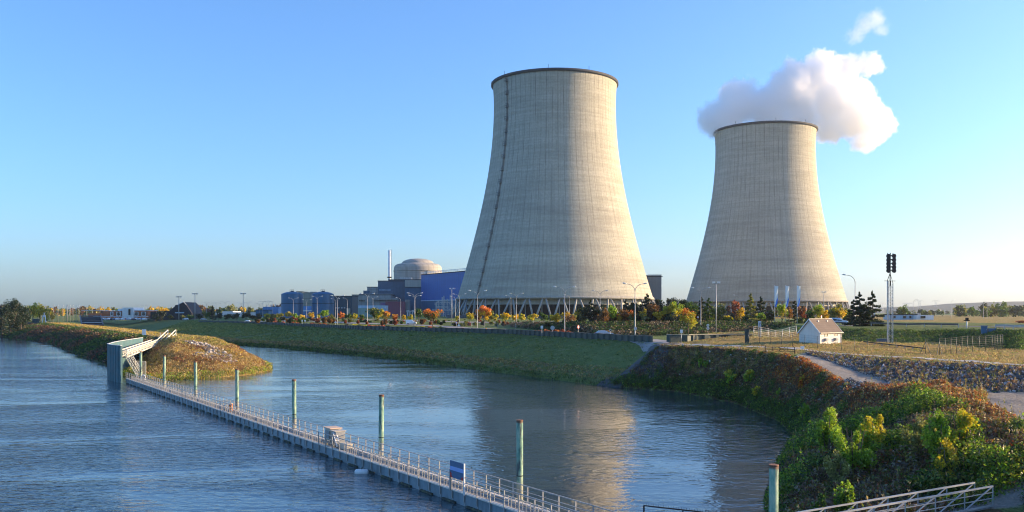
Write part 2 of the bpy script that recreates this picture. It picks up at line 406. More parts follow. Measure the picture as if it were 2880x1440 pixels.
# ------------------------------------------------------------------ cooling towers
def r_of(z):                                   # shell radius at height z above the plant level
    return 43.2 * math.sqrt(1 + ((z - 149.5) / (109.0 if z < 149.5 else 75.0)) ** 2)
def concrete_shell():
    m, nt, out = new_mat('tower_concrete')
    b = N(nt, 'ShaderNodeBsdfPrincipled', i_Roughness=0.9); b.inputs['Specular IOR Level'].default_value = 0.15; L(nt, b.outputs[0], out.inputs[0])
    tc = N(nt, 'ShaderNodeTexCoord').outputs['Object']; s = N(nt, 'ShaderNodeSeparateXYZ'); L(nt, tc, s.inputs[0])
    ang = math_n(nt, 'ARCTAN2', s.outputs[1], s.outputs[0])
    cyl = N(nt, 'ShaderNodeCombineXYZ'); L(nt, math_n(nt, 'MULTIPLY', ang, 50.0), cyl.inputs[0]); L(nt, s.outputs[2], cyl.inputs[2])
    z = s.outputs[2]
    n1 = noise_n(nt, mapping(nt, cyl.outputs[0], (0.03,1,0.35)), 1.0, 5, 0.6)          # lifts of concrete: level bands
    n2 = noise_n(nt, mapping(nt, cyl.outputs[0], (0.9,1,0.02)), 1.0, 5, 0.6)           # run-off stains
    n3 = noise_n(nt, cyl.outputs[0], 0.6, 5, 0.7)
    c = ramp(nt, n1, [(0.3, (0.41,0.385,0.30)), (0.5, (0.485,0.455,0.36)), (0.68, (0.56,0.525,0.42))])
    c = mixc(nt, ramp(nt, n2, [(0.46, 0.0), (0.75, 0.5)]), c, (0.22,0.21,0.17))
    c = mixc(nt, ramp(nt, n3, [(0.42, 0.25), (0.6, 0.0)]), c, (0.22,0.21,0.19))
    # lift joints every 1.9 m and the meridian joints, stronger high on the shell
    lz = math_n(nt, 'FRACT', math_n(nt, 'MULTIPLY', z, 1/1.9)); lj = math_n(nt, 'LESS_THAN', lz, 0.16)
    la = math_n(nt, 'FRACT', math_n(nt, 'MULTIPLY', ang, 72 / (2*math.pi))); aj = math_n(nt, 'LESS_THAN', la, 0.085)
    hi = ramp(nt, math_n(nt, 'MULTIPLY', z, 1/170.0), [(0.25, 0.25), (0.6, 0.55), (0.95, 1.0)])
    brk_ = ramp(nt, noise_n(nt, mapping(nt, cyl.outputs[0], (0.3,1,0.08)), 1.0, 3), [(0.4, 0.25), (0.6, 1.0)])
    c = mixc(nt, math_n(nt, 'MULTIPLY', math_n(nt, 'MULTIPLY', aj, math_n(nt, 'MULTIPLY', hi, 0.85)), brk_), c, (0.13,0.12,0.11))
    c = mixc(nt, math_n(nt, 'MULTIPLY', lj, math_n(nt, 'MULTIPLY', hi, 0.13)), c, (0.20,0.19,0.17))
    dk = ramp(nt, noise_n(nt, mapping(nt, cyl.outputs[0], (0.012,1,0.09), (0,0,5)), 1.0, 3), [(0.42, 0.0), (0.66, 0.45)])
    low = ramp(nt, math_n(nt, 'MULTIPLY', z, 1/170.0), [(0.3, 1.0), (0.6, 0.2)])
    c = mixc(nt, math_n(nt, 'MULTIPLY', dk, low), c, (0.21,0.19,0.165))
    L(nt, c, b.inputs['Base Color'])
    bn = N(nt, 'ShaderNodeBump', i_Strength=0.7, i_Distance=0.25)
    rib = math_n(nt, 'ADD', math_n(nt, 'MULTIPLY', math_n(nt, 'SUBTRACT', 1.0, lj), 0.5), math_n(nt, 'MULTIPLY', math_n(nt, 'SUBTRACT', 1.0, aj), 1.0))
    L(nt, math_n(nt, 'ADD', rib, math_n(nt, 'MULTIPLY', n3, 1.2)), bn.inputs['Height']); L(nt, bn.outputs[0], b.inputs['Normal'])
    return m
M_SHELL = concrete_shell()
M_LEG = mat('leg_concrete', (0.36,0.34,0.30), 0.9, var=0.2, scale=0.3, streak=0.5)
M_DARK = mat('dark_louvre', (0.010,0.011,0.014), 0.95, var=0.3, scale=0.5)
M_RIM = mat('rim_steel', (0.06,0.062,0.066), 0.8, var=0.2, scale=0.3)
M_LADDER = mat('ladder_steel', (0.12,0.125,0.13), 0.6, var=0.2, scale=0.5)
M_BEAM = mat('pale_beam', (0.52,0.50,0.45), 0.9, var=0.2, scale=0.2, streak=0.4)
def make_tower(loc):
    t = empty('cooling_tower', loc)
    zt, zb = 163.6, 12.6
    prof = [(r_of(zb + (zt-zb)*i/72), zb + (zt-zb)*i/72) for i in range(73)]
    prof += [(r_of(zt)-0.6, zt), ] + [(r_of(zb + (zt-zb)*i/40) - 0.9, zb + (zt-zb)*i/40) for i in range(40, -1, -1)]
    prof.append(prof[0])
    MB().lathe(prof, 192).build('shell', M_SHELL, t)
    rt = r_of(zt)
    MB().lathe([(rt+0.02, zt-0.3), (rt+1.2, zt), (rt+1.2, zt+1.5), (rt+0.9, zt+1.5), (rt+0.9, zt+0.3), (rt-0.8, zt+0.3), (rt-0.8, zt-0.3)], 160).build('rim', M_RIM, t)
    for a in (-98, -62, -142, 0, 60, 120, 178): MB().bar(((rt+1)*math.cos(R(a)), (rt+1)*math.sin(R(a)), zt+1.4), ((rt+1)*math.cos(R(a)), (rt+1)*math.sin(R(a)), zt+4.0), 0.22).build('lightning_rod', M_RIM, t)
    rb, rg = r_of(zb) - 0.45, r_of(zb) + 5.0
    MB().lathe([(rb+1.0, zb-0.7), (rb+1.3, zb-0.7), (rb+1.0, zb+0.9), (rb-0.9, zb+0.9), (rb-0.9, zb-0.7)], 128).build('ring_beam', M_LEG, t)
    n = 40
    for i in range(n):
        a = 2*math.pi*(i+0.1)/n
        for s in (-1, 1):
            a1 = a + s*0.012; a2 = a + s*math.pi/n*0.86
            leg = MB().tube([(rb*math.cos(a1), rb*math.sin(a1), zb-0.3), (rg*math.cos(a2), rg*math.sin(a2), -0.6)], [0.62, 0.68], 8)
            leg.build('leg', M_LEG, t)
    ri = 61.0
    MB().lathe([(ri+2.5, 8.2), (ri+2.5, 12.0), (ri-1, 12.0), (ri-1, 8.2)], 96).build('inner_beam', M_BEAM, t)
    MB().lathe([(ri+1.2, -1), (ri+1.2, 8.3)], 96).build('louvre_wall', M_DARK, t)
    MB().lathe([(0.01, 9.4), (ri+1.1, 9.4)], 64).build('fill_deck', M_DARK, t)
    for k in range(36):
        a = 2*math.pi*k/36; MB().bar(((ri+2.6)*math.cos(a), (ri+2.6)*math.sin(a), -0.5), ((ri+2.6)*math.cos(a), (ri+2.6)*math.sin(a), 8.3), 0.5).build('inner_column', M_LEG, t)
    MB().lathe([(rg+2.5, -0.8), (rg+2.5, 1.1), (rg+1.9, 1.1), (rg+1.9, -0.8)], 96).build('basin_wall', M_RIM, t)
    return t
def add_ladder(t, a0):
    lad = MB(); a = R(a0)
    zs = [zz for zz in np.linspace(14, 163, 60)]
    def pt(z, off, da=0.0): r = r_of(z) + off; return (r*math.cos(a + da/r), r*math.sin(a + da/r), z)
    for s in (-0.42, 0.42):
        for z1, z2 in zip(zs[:-1], zs[1:]): lad.bar(pt(z1, 0.25, s), pt(z2, 0.25, s), 0.16)
        for z1, z2 in zip(zs[:-1], zs[1:]): lad.bar(pt(z1, 0.85, s*0.7), pt(z2, 0.85, s*0.7), 0.10)
    for z in np.arange(14, 163, 0.9): lad.bar(pt(z, 0.25, -0.42), pt(z, 0.25, 0.42), 0.09)
    for z in np.arange(14, 163, 1.8): lad.bar(pt(z, 0.85, -0.4), pt(z, 0.85, 0.4), 0.12)
    lad.build('ladder', M_LADDER, t)
    for z in np.linspace(21, 160, 17):
        pf = MB(); c = Vector(pt(z, 0.7)); t_ = Vector((-math.sin(a), math.cos(a), 0)); n_ = Vector((math.cos(a), math.sin(a), 0))
        pf.bar(c - t_*1.1, c + t_*1.1, 1.4, 0.14)
        for s1 in (-1.1, 1.1):
            for s2 in (-0.6, 0.6): pf.bar(c + t_*s1 + n_*s2, c + t_*s1 + n_*s2 + Vector((0,0,2.4)), 0.12)
        for zz in (1.1, 2.4):
            pf.bar(c - t_*1.1 + n_*0.6 + Vector((0,0,zz)), c + t_*1.1 + n_*0.6 + Vector((0,0,zz)), 0.12)
            for s1 in (-1.1, 1.1): pf.bar(c + t_*s1 - n_*0.6 + Vector((0,0,zz)), c + t_*s1 + n_*0.6 + Vector((0,0,zz)), 0.12)
        pf.build('ladder_platform', M_LADDER, t)
ZP = 9.8
TA = (30.3, 650.0); TB = (226.0, 817.0)
ta = make_tower((TA[0], TA[1], ZP))
tb = copy_tree(ta, (TB[0], TB[1], ZP), R(4))
add_ladder(ta, -140.5)
tag(ta, 'nearer concrete cooling tower with a caged ladder up its side, standing idle without steam', 'cooling tower', 'cooling towers')
tag(tb, 'farther concrete cooling tower, white steam pouring out of its top', 'cooling tower', 'cooling towers')
# ------------------------------------------------------------------ steam
def steam(name, blobs, dens, label, amp, nscale, k, aniso=0.2):
    """vapour: puffs whose edges are torn by noise; density falls off outwards from each puff centre"""
    b = bmesh.new()
    for x, y, z, r in blobs: bmesh.ops.create_icosphere(b, subdivisions=3, radius=r + amp*0.5, matrix=Matrix.Translation((x, y, z)))
    me = bpy.data.meshes.new(name); b.to_mesh(me); b.free()
    o = link(name, me); rm = o.modifiers.new('r', 'REMESH'); rm.mode = 'VOXEL'; rm.voxel_size = 3.0
    m, nt, out = new_mat(name + '_vapour')
    v = N(nt, 'ShaderNodeVolumePrincipled'); v.inputs['Color'].default_value = (1,1,1,1); v.inputs['Anisotropy'].default_value = aniso
    pos = N(nt, 'ShaderNodeNewGeometry').outputs['Position']; f = None
    for x, y, z, r in blobs:
        d = N(nt, 'ShaderNodeVectorMath', operation='DISTANCE'); L(nt, pos, d.inputs[0]); d.inputs[1].default_value = (x, y, z)
        q = N(nt, 'ShaderNodeMath', operation='MULTIPLY_ADD'); L(nt, d.outputs['Value'], q.inputs[0]); q.inputs[1].default_value = -1.0; q.inputs[2].default_value = r
        if f is None: f = q.outputs[0]
        else:
            mx = N(nt, 'ShaderNodeMath', operation='SMOOTH_MAX'); L(nt, f, mx.inputs[0]); L(nt, q.outputs[0], mx.inputs[1]); mx.inputs[2].default_value = 5.0; f = mx.outputs[0]
    ns = noise_n(nt, pos, nscale, 6, 0.62, 0.25)
    e = math_n(nt, 'ADD', f, math_n(nt, 'MULTIPLY', math_n(nt, 'SUBTRACT', ns, 0.52), amp))
    e = math_n(nt, 'ADD', e, math_n(nt, 'MULTIPLY', math_n(nt, 'SUBTRACT', noise_n(nt, pos, nscale*4.2, 4, 0.6), 0.5), amp*0.38))
    e = math_n(nt, 'MULTIPLY', math_n(nt, 'MULTIPLY', e, k, True), dens); L(nt, e, v.inputs['Density'])
    L(nt, v.outputs[0], out.inputs['Volume']); me.materials.append(m)
    m.cycles.volume_step_rate = 0.12
    tag(o, label, 'steam', None, 'stuff')
    return o
def sb(dx, dy, y, r):                          # steam puff given where it stands in the picture (display px of 2576) and its depth
    u, v = dx*1.118, dy*1.118; p = PY(u, v, y); return (p[0], p[1], p[2], r * 1.118 * y / F)
bl = [sb(1812,302,815,54), sb(1862,255,818,60), sb(1930,268,817,58), sb(1995,222,817,68), sb(2015,290,830,54), sb(1955,320,828,40), sb(2062,185,820,58), sb(2095,245,828,66), sb(2130,172,826,38),
      sb(2188,165,828,34), sb(2155,285,832,64), sb(2085,320,836,46), sb(2212,305,834,44), sb(2180,350,838,38), sb(2165,225,830,34)]
steam('steam', bl, STEAM_D, 'billowing white steam plume drifting off the farther cooling tower', 27.0, 0.05, 0.24)
bl2 = [sb(2150,90,840,26), sb(2176,62,842,30), sb(2206,50,842,30), sb(2216,76,842,24), sb(2142,104,842,18)]
steam('steam', bl2, STEAM_D*0.3, 'small torn wisp of steam high above the plume', 20.0, 0.085, 0.14)
# ------------------------------------------------------------------ plant buildings
def clad(name, color, rough=0.55, pitch=1.2, var=0.1, horiz=0.0, stain=0.3):
    """sheet cladding: fine upright ribs, panel joints, weathering"""
    if name in MATS: return MATS[name]
    m, nt, out = new_mat(name)
    b = N(nt, 'ShaderNodeBsdfPrincipled', i_Roughness=rough); L(nt, b.outputs[0], out.inputs[0])
    tc = N(nt, 'ShaderNodeTexCoord').outputs['Object']; s = N(nt, 'ShaderNodeSeparateXYZ'); L(nt, tc, s.inputs[0])
    n1 = noise_n(nt, mapping(nt, tc, (0.05,0.05,0.12)), 1.0, 5, 0.6); n2 = noise_n(nt, mapping(nt, tc, (0.8,0.8,0.04)), 1.0, 4, 0.6)
    c = ramp(nt, n1, [(0.3, tuple(x*(1-var) for x in color)), (0.7, tuple(min(1,x*(1+var)) for x in color))])
    c = mixc(nt, ramp(nt, n2, [(0.45, 0.0), (0.75, stain)]), c, tuple(x*0.5 for x in color))
    rx = math_n(nt, 'FRACT', math_n(nt, 'MULTIPLY', math_n(nt, 'ADD', s.outputs[0], s.outputs[1]), 1/pitch))
    c = mixc(nt, math_n(nt, 'MULTIPLY', math_n(nt, 'LESS_THAN', rx, 0.22), 0.28), c, tuple(x*0.45 for x in color))
    if horiz > 0:
        rz = math_n(nt, 'FRACT', math_n(nt, 'MULTIPLY', s.outputs[2], 1/horiz))
        c = mixc(nt, math_n(nt, 'MULTIPLY', math_n(nt, 'LESS_THAN', rz, 0.10), 0.45), c, tuple(x*0.4 for x in color))
    L(nt, c, b.inputs['Base Color']); MATS[name] = m
    return m
M_BLUE = clad('blue_cladding', (0.012,0.10,0.36), 0.5, 1.6)
M_BLUE_LOW = clad('grey_blue_cladding', (0.045,0.14,0.24), 0.6, 1.4)
M_TANK = clad('tank_blue', (0.022,0.125,0.25), 0.45, 50.0, 0.15)
M_STEEL_BLUE = clad('steel_blue_cladding', (0.06,0.11,0.17), 0.5, 1.5, 0.25)
M_CONC = clad('panel_concrete', (0.33,0.33,0.31), 0.9, 6.0, 0.12, 3.6, 0.4)
M_CONC2 = clad('warm_concrete', (0.42,0.38,0.30), 0.9, 6.0, 0.12, 3.6, 0.4)
M_DOME = clad('dome_concrete', (0.40,0.37,0.32), 0.9, 9.0, 0.12, 3.0, 0.35)
M_PINK = clad('dull_red_cladding', (0.26,0.075,0.11), 0.7, 1.3)
M_PALEG = clad('pale_green_cladding', (0.28,0.40,0.36), 0.7, 1.3)
M_PALEB = clad('pale_blue_cladding', (0.42,0.55,0.66), 0.7, 1.3)
M_LAV = clad('light_blue_cladding', (0.12,0.27,0.52), 0.6, 1.3)
M_DGREEN = clad('dark_teal_cladding', (0.035,0.075,0.10), 0.6, 1.5)
M_WHITE = mat('white_paint', (0.75,0.75,0.73), 0.5, var=0.06, scale=0.5, streak=0.2)
M_BEIGE = clad('beige_cladding', (0.50,0.46,0.38), 0.8, 1.4)
M_GLASS = mat('dark_window_glass', (0.02,0.025,0.03), 0.08, var=0.3, scale=0.3, spec=0.8)
M_BRICK = clad('brick', (0.50,0.17,0.07), 0.85, 2.4, 0.15, 0.9)
M_ROOFW = mat('pale_roof', (0.62,0.63,0.64), 0.6, var=0.1, scale=0.1)
M_ROOFD = mat('dark_slate', (0.028,0.026,0.030), 0.7, var=0.3, scale=0.3)
M_GALV = mat('galvanised_steel', (0.45,0.46,0.47), 0.45, 0.6, var=0.15, scale=1.0)
def prec(u0, u1, v0, v1, y):                    # picture rectangle standing at depth y -> x0, x1, z0, z1
    a = PY(u0, v0, y); b_ = PY(u1, v1, y); return a[0], b_[0], b_[2], a[2]
def block(parent, name, u0, u1, vt, y, depth, m, z0=8.0, roof=None, orig=(0,0,0), parapet=0.0):
    x0, x1, _, z1 = prec(u0, u1, vt, vt+1, y)
    MB().box(x0-orig[0], y-orig[1], z0-orig[2], x1-orig[0], y+depth-orig[1], z1-orig[2]).build(name, m, parent)
    if roof: MB().box(x0-0.3-orig[0], y-0.3-orig[1], z1-orig[2], x1+0.3-orig[0], y+depth+0.3-orig[1], z1+parapet-orig[2]).build('roof_edge', roof, parent)
    return x0, x1, z1
# reactor containment
yd = 1010; cx = PY(1168, 800, yd)[0]
t = empty('reactor_dome', (cx, yd+27, 9)); tag(t, 'round concrete reactor building with a shallow dome, rising behind grey blocks', 'reactor building')
prof = [(27.0, 0), (27.0, 53.5), (26.6, 55.4), (25.2, 57.2), (22.8, 58.4), (19.5, 59.0), (17.8, 59.6)]
cap = [(17.8*math.cos(a), 59.6 + 5.2*math.sin(a)) for a in np.linspace(0.08, math.pi/2, 10)]
MB().lathe(prof, 96).build('drum', M_DOME, t); MB().lathe([(18.0,59.2)] + [(max(0.02, r), z) for r, z in cap], 64).build('dome', M_DOME, t)
MB().lathe([(27.02, 50.0), (27.5, 50.1), (27.5, 51.0), (27.02, 51.1)], 96).build('cornice', M_DOME, t)
a = R(-62); MB().bar((27.3*math.cos(a), 27.3*math.sin(a), 30), (27.3*math.cos(a), 27.3*math.sin(a), 50.5), 0.9).build('ladder_cage', M_LADDER, t)
x, y, z = PY(1095.5, 704, 985)
t = empty('vent_stack', (x, 985, 9)); tag(t, 'slim white ventilation stack standing left of the reactor dome', 'stack')
MB().tube([(0,0,0), (0,0,z-9)], 1.35, 14).build('flue', mat('stack_white', (0.55,0.62,0.70), 0.5, var=0.08, scale=0.2), t)
MB().box(1.7,-0.3,20, 2.15,0.2, z-8).build('ladder', M_GALV, t)
MB().lathe([(1.8, 41), (2.5, 41), (2.5, 42.2), (1.8, 42.2)], 16).build('gallery', M_DARK, t)
# stepped auxiliary buildings in front of the dome
t = empty('auxiliary_building', (-135, 960, 8)); o = (-135, 960, 8); tag(t, 'tall dark steel-blue block with stepped roof, directly under the reactor dome', 'building')
block(t, 'main_block', 1063, 1139, 791, 960, 45, M_STEEL_BLUE, roof=M_DARK, orig=o, parapet=0.7)
block(t, 'upper_block', 1092, 1188, 787, 966, 40, M_STEEL_BLUE, roof=M_DARK, orig=o, parapet=0.5)
block(t, 'side_block', 1032.5, 1063, 808, 962, 30, M_CONC, roof=M_DARK, orig=o, parapet=0.6)
block(t, 'beige_block', 1139, 1187, 788, 955, 14, M_BEIGE, z0=PY(1139, 807, 955)[2], orig=o)
block(t, 'lower_block', 1139, 1187, 808, 957, 14, M_BLUE_LOW, z0=9, orig=o)
sl = MB()
for i in range(14):
    x0, x1, z0, z1 = prec(1066+i*2.4, 1067.2+i*2.4, 814, 817.5, 959.6); sl.box(x0-o[0], -0.7, z0-8, x1-o[0], -0.4, z1-8)
sl.build('louvre', M_PALEB, t)
for i in range(5):
    x, yy, zz = PY(1127+i*7, 783, 970); MB().box(x-1.2-o[0], 10, zz-8-1.4, x+1.2-o[0], 13, zz-8+1.0).build('roof_vent', M_GALV, t)
t = empty('service_building', (-160, 930, 8)); o = (-160, 930, 8); tag(t, 'long grey concrete panel building with a strip of narrow dark windows, left of the dome', 'building')
block(t, 'main_block', 990, 1100, 830, 930, 40, M_CONC, roof=M_DARK, orig=o, parapet=0.6)
block(t, 'upper_block', 1010, 1100, 826, 938, 30, M_CONC, orig=o)
block(t, 'front_block', 1037, 1118, 838, 915, 14, M_CONC, orig=o)
x, yy, zz = PY(1030, 820, 945); MB().box(x-3-o[0], 15, zz-12, x+3-o[0], 22, zz-8+1).build('roof_hut', M_STEEL_BLUE, t)
for i in range(22):
    x0, x1, z0, z1 = prec(1052+i*3.0, 1053.9+i*3.0, 843, 847, 914); MB().box(x0-o[0], -16.1, z0-8, x1-o[0], -15.05, z1-8).build('window', M_GLASS, t)
for i in range(4):
    x0, x1, z0, z1 = prec(1010+i*4, 1013+i*4, 843.5, 847.5, 929); MB().box(x0-o[0], -1, z0-8, x1-o[0], -0.06, z1-8).build('window', M_GLASS, t)
t = empty('red_clad_building', (-110, 880, 8)); o = (-110, 880, 8); tag(t, 'windowless dull red clad block in front of the dark steel-blue block', 'building')
block(t, 'main_block', 1084, 1139, 848, 880, 18, M_PINK, orig=o); block(t, 'annex', 1070, 1084, 851, 882, 14, mat('mauve_cladding', (0.22,0.13,0.26), 0.7), orig=o); block(t, 'concrete_end', 1139, 1150, 843, 884, 12, M_CONC, orig=o)
t = empty('pale_workshop', (-130, 800, 8)); o = (-130, 800, 8); tag(t, 'low pale green and pale blue workshop left of the red clad block', 'building')
block(t, 'main_block', 986, 1050, 866, 800, 16, M_PALEG, orig=o); block(t, 'pale_block', 1001, 1084, 859, 804, 18, M_PALEB, orig=o)
x0, x1, z0, z1 = prec(1001, 1013, 887, 898, 799.7); MB().box(x0-o[0], -0.6, z0-8, x1-o[0], -0.05, z1-8).build('roller_door', M_LAV, t)
# turbine hall, wall runs back to the left
t = empty('turbine_hall', (-60, 900, 8)); tag(t, 'long deep blue turbine hall with white rooftop rail, left of the idle cooling tower', 'turbine hall')
A = (-94.6, 952); B_ = (-18.0, 822); dx, dy = B_[0]-A[0], B_[1]-A[1]; ln = math.hypot(dx, dy); nx, ny = -dy/ln, dx/ln
def qbox(p, q_, dep, z0, z1): return MB().prism([(p[0]+60, p[1]-900), (q_[0]+60, q_[1]-900), (q_[0]-nx*-dep+60-0, q_[1]+ny*dep-900), (p[0]+nx*dep+60, p[1]+ny*dep-900)], z0-8, z1-8)
nx, ny = (-ny if False else nx), ny
if ny < 0: nx, ny = -nx, -ny
def qbox(p, q_, d0, d1, z0, z1, name, m):
    pts = [(p[0]+nx*d0+60, p[1]+ny*d0-900), (q_[0]+nx*d0+60, q_[1]+ny*d0-900), (q_[0]+nx*d1+60, q_[1]+ny*d1-900), (p[0]+nx*d1+60, p[1]+ny*d1-900)]
    return MB().prism(pts, z0-8, z1-8).build(name, m, t)
qbox(A, B_, 0, 45, 25, 51.6, 'main_block', M_BLUE); qbox(A, B_, 0.6, 44, 8, 25, 'lower_wall', M_BLUE_LOW)
qbox(A, B_, -0.4, -0.02, 24.4, 25.3, 'cladding_sill', M_PALEB)
qbox(A, B_, -0.5, 2, 51.6, 52.3, 'roof_edge', M_DARK)
rl = MB()
for i in range(41):
    f = i/40; p = (A[0]+dx*f+60, A[1]+dy*f-900); rl.bar((p[0], p[1], 44.3), (p[0], p[1], 46.4), 0.35)
rl.bar((A[0]+60, A[1]-900, 46.4), (B_[0]+60, B_[1]-900, 46.4), 0.45); rl.bar((A[0]+60, A[1]-900, 45.4), (B_[0]+60, B_[1]-900, 45.4), 0.3)
rl.build('roof_rail', M_WHITE, t)
# slatted block seen between the towers
x0, x1, z0, z1 = prec(1822, 1861, 771, 860, 850)
t = empty('slatted_building', ((x0+x1)/2, 850, 8)); tag(t, 'tall narrow block with upright dark slats, seen between the two cooling towers', 'building')
w_ = (x1-x0)/2; MB().box(-w_-12, 0.5, 0, w_-0.4, 30, z1-9).build('main_block', M_STEEL_BLUE, t)
fin = MB()
for i in range(18): xx = -w_ + (i+0.5)*2*w_/18; fin.box(xx-0.12, -0.4, 0, xx+0.12, 0.49, z1-8)
fin.build('fins', M_GALV, t); MB().box(-w_-0.6, -0.8, z1-10.6, w_+0.8, 0.3, z1-10.0).build('ledge', M_DARK, t)
# blue storage tanks
for i, (u, lab) in enumerate(((814.5, 'left one of two big dark blue storage tanks with domed tops'), (902.3, 'right one of two big dark blue storage tanks with domed tops'))):
    x, yy, z = PY(u, 827, 600)
    t = empty('storage_tank', (x, 607, 8.5)); tag(t, lab, 'storage tank', 'big blue storage tanks'); r = 7.1; hh_ = z-8.5
    MB().lathe([(r,0),(r,hh_)], 64).build('drum', M_TANK, t)
    MB().lathe([(r+0.12,hh_-0.15),(r+0.12,hh_+0.1),(5.2,hh_+0.95),(3.0,hh_+1.55),(0.05,hh_+1.8)], 64).build('roof', M_TANK, t)
    MB().lathe([(r+0.01,hh_*0.62),(r+0.14,hh_*0.62),(r+0.14,hh_*0.62+0.25),(r+0.01,hh_*0.62+0.25)], 64).build('seam_band', M_DARK, t)
    q_ = MB(); q_.box(-0.9,-0.8,hh_+1.7,0.9,0.8,hh_+2.3)
    for s in (-1.3, 0, 1.3): q_.bar((s,-0.9,hh_+1.6),(s,-0.9,hh_+3.0),0.12)
    q_.bar((-1.3,-0.9,hh_+3.0),(1.3,-0.9,hh_+3.0),0.14); q_.build('roof_hatch', M_DARK, t)
t = empty('concrete_block', (-125, 680, 8.5)); o = (-125, 680, 8.5); tag(t, 'plain concrete building showing between the two blue storage tanks', 'building')
block(t, 'main_block', 848, 874, 822, 680, 20, M_CONC2, orig=o); block(t, 'left_wing', 834, 850, 821, 690, 20, M_CONC, roof=M_DARK, orig=o, parapet=0.4); block(t, 'right_wing', 872, 890, 820.5, 676, 20, M_CONC, orig=o)
block(t, 'porch', 845, 873, 872, 640, 8, M_WHITE, z0=13.6, orig=o); block(t, 'blue_annex', 843, 875, 861, 650, 10, M_LAV, orig=o)
t = empty('teal_shed', (-110, 655, 8.5)); o = (-110, 655, 8.5); tag(t, 'flat-roofed dark teal shed right of the blue storage tanks', 'building')
block(t, 'main_block', 933, 990.5, 833, 655, 25, M_DGREEN, roof=M_DARK, orig=o, parapet=0.3)
for k in range(5): x0, x1, z0, z1 = prec(935+k*8.0, 939+k*8.0, 865, 867, 654.6); MB().box(x0-o[0], -0.5, z0-8.5, x1-o[0], -0.06, z1-8.5).build('window', M_WHITE, t)
x0, x1, z0, z1 = prec(975, 985, 867, 884, 654.6); MB().box(x0-o[0], -2, 0, x1-o[0], -0.1, z1-8.5).build('porch', M_CONC2, t)
t = empty('light_blue_tank_house', (-190, 760, 8.5)); o = (-190, 760, 8.5); tag(t, 'low light blue clad building left of the blue storage tanks', 'building')
block(t, 'main_block', 739, 783, 863, 760, 20, M_LAV, orig=o); block(t, 'grey_annex', 719, 755, 872.5, 740, 12, M_BLUE_LOW, roof=M_DARK, orig=o, parapet=0.3)
for k in range(3): x, yy, z = PY(748+k*12, 862, 760); MB().bar((x-o[0], 3, z-8.5-0.5), (x-o[0], 3, z-8.5+1.2+k*0.5), 0.5).build('roof_pipe', M_GALV, t)
t = empty('white_roof_shed', (-230, 820, 8.5)); o = (-230, 820, 8.5); tag(t, 'long low sheds with white roofs behind dark trees, far left of the storage tanks', 'shed')
for u0, u1, v in ((606, 622, 880), (625, 655, 875.5), (655, 720, 878)): block(t, 'shed_bay', u0, u1, v, 820, 25, M_ROOFW, orig=o)
# pyramid-roofed dark building
t = empty('black_roofed_building', (-246, 690, 7.2)); tag(t, 'dark building with a steep peaked black roof and lower left wing', 'building')
def pl(u, v, y=690): p = PY(u, v, y); return (p[0]+246, p[1]-690, p[2]-7.2)
f = [pl(423,899), pl(423,877), pl(477,873.4), pl(491,862), pl(493,858), pl(500,857.5), pl(515.8,849.5), pl(523,857), pl(539,881), pl(539,899)]
n_ = len(f); bk = [(x*0.985-1, y+30, z if 0.2 < z else z) for x, y, z in f]
MB().add(f + bk, [tuple(range(n_))] + [tuple(reversed(range(n_, 2*n_)))] + [((i+1) % n_, i, n_+i, n_+(i+1) % n_) for i in range(n_)]).build('roof', M_ROOFD, t)
MB().box(pl(493,881)[0], -0.6, pl(493,881)[2], pl(518,881)[0], -0.06, pl(493,878.2)[2]).build('window', M_PALEB, t)
MB().bar(tuple(np.array(pl(500,857.2)) - (0,0.3,0)), tuple(np.array(pl(516,849)) - (0,0.3,0)), 0.35).build('roof_edge', M_WHITE, t)
MB().bar(tuple(np.array(pl(516,849)) - (0,0.3,0)), tuple(np.array(pl(524,857)) - (0,0.3,0)), 0.35).build('roof_edge', M_WHITE, t)
# brick offices with white block
t = empty('brick_office', (-280, 700, 8.5)); o = (-280, 700, 8.5); tag(t, 'orange brick office block with a white central tower, far left behind the car park', 'building')
block(t, 'brick_wing', 290, 341, 875, 700, 18, M_BRICK, roof=M_ROOFW, orig=o, parapet=0.4); block(t, 'brick_wing', 374, 416, 873.8, 700, 18, M_BRICK, roof=M_ROOFW, orig=o, parapet=0.4)
block(t, 'white_tower', 344, 375, 865, 698, 20, M_WHITE, orig=o); block(t, 'white_tower', 331, 345, 868.5, 704, 14, M_WHITE, orig=o)
block(t, 'long_canopy', 230, 290, 874, 705, 20, mat('brown_eaves', (0.12,0.07,0.045), 0.8), z0=14.0, roof=M_ROOFW, orig=o, parapet=0.3); block(t, 'orange_shop', 248, 282, 881, 695, 10, M_BRICK, orig=o)
for u0, u1 in ((312, 318), (329, 334), (334.7, 339.7), (380, 384), (384.6, 388.6), (399, 404), (404.7, 409.7)):
    x0, x1, z0, z1 = prec(u0, u1, 878, 886.5, 699.7); w = MB().box(x0-o[0]-0.3, -0.9, z0-8.8, x1-o[0]+0.3, -0.32, z1-8.2).build('window', M_WHITE, t)
    for a_, b_ in ((0.08, 0.46), (0.54, 0.92)):
        for c_, d_ in ((0.06, 0.47), (0.53, 0.94)): MB().box(x0-o[0]+(x1-x0)*a_, -1.0, z0-8.5+(z1-z0)*c_, x1-o[0]-(x1-x0)*(1-b_), -0.92, z0-8.5+(z1-z0)*d_).build('pane', M_GLASS, w)
x0, x1, z0, z1 = prec(362, 366.5, 869, 886, 697.6); MB().box(x0-o[0], -3, z0-8.5, x1-o[0], -2.1, z1-8.5).build('window', M_GLASS, t)
t = empty('car_park_canopy', (-290, 640, 7.5)); tag(t, 'long white canopy over parked cars in front of the brick offices', 'canopy')
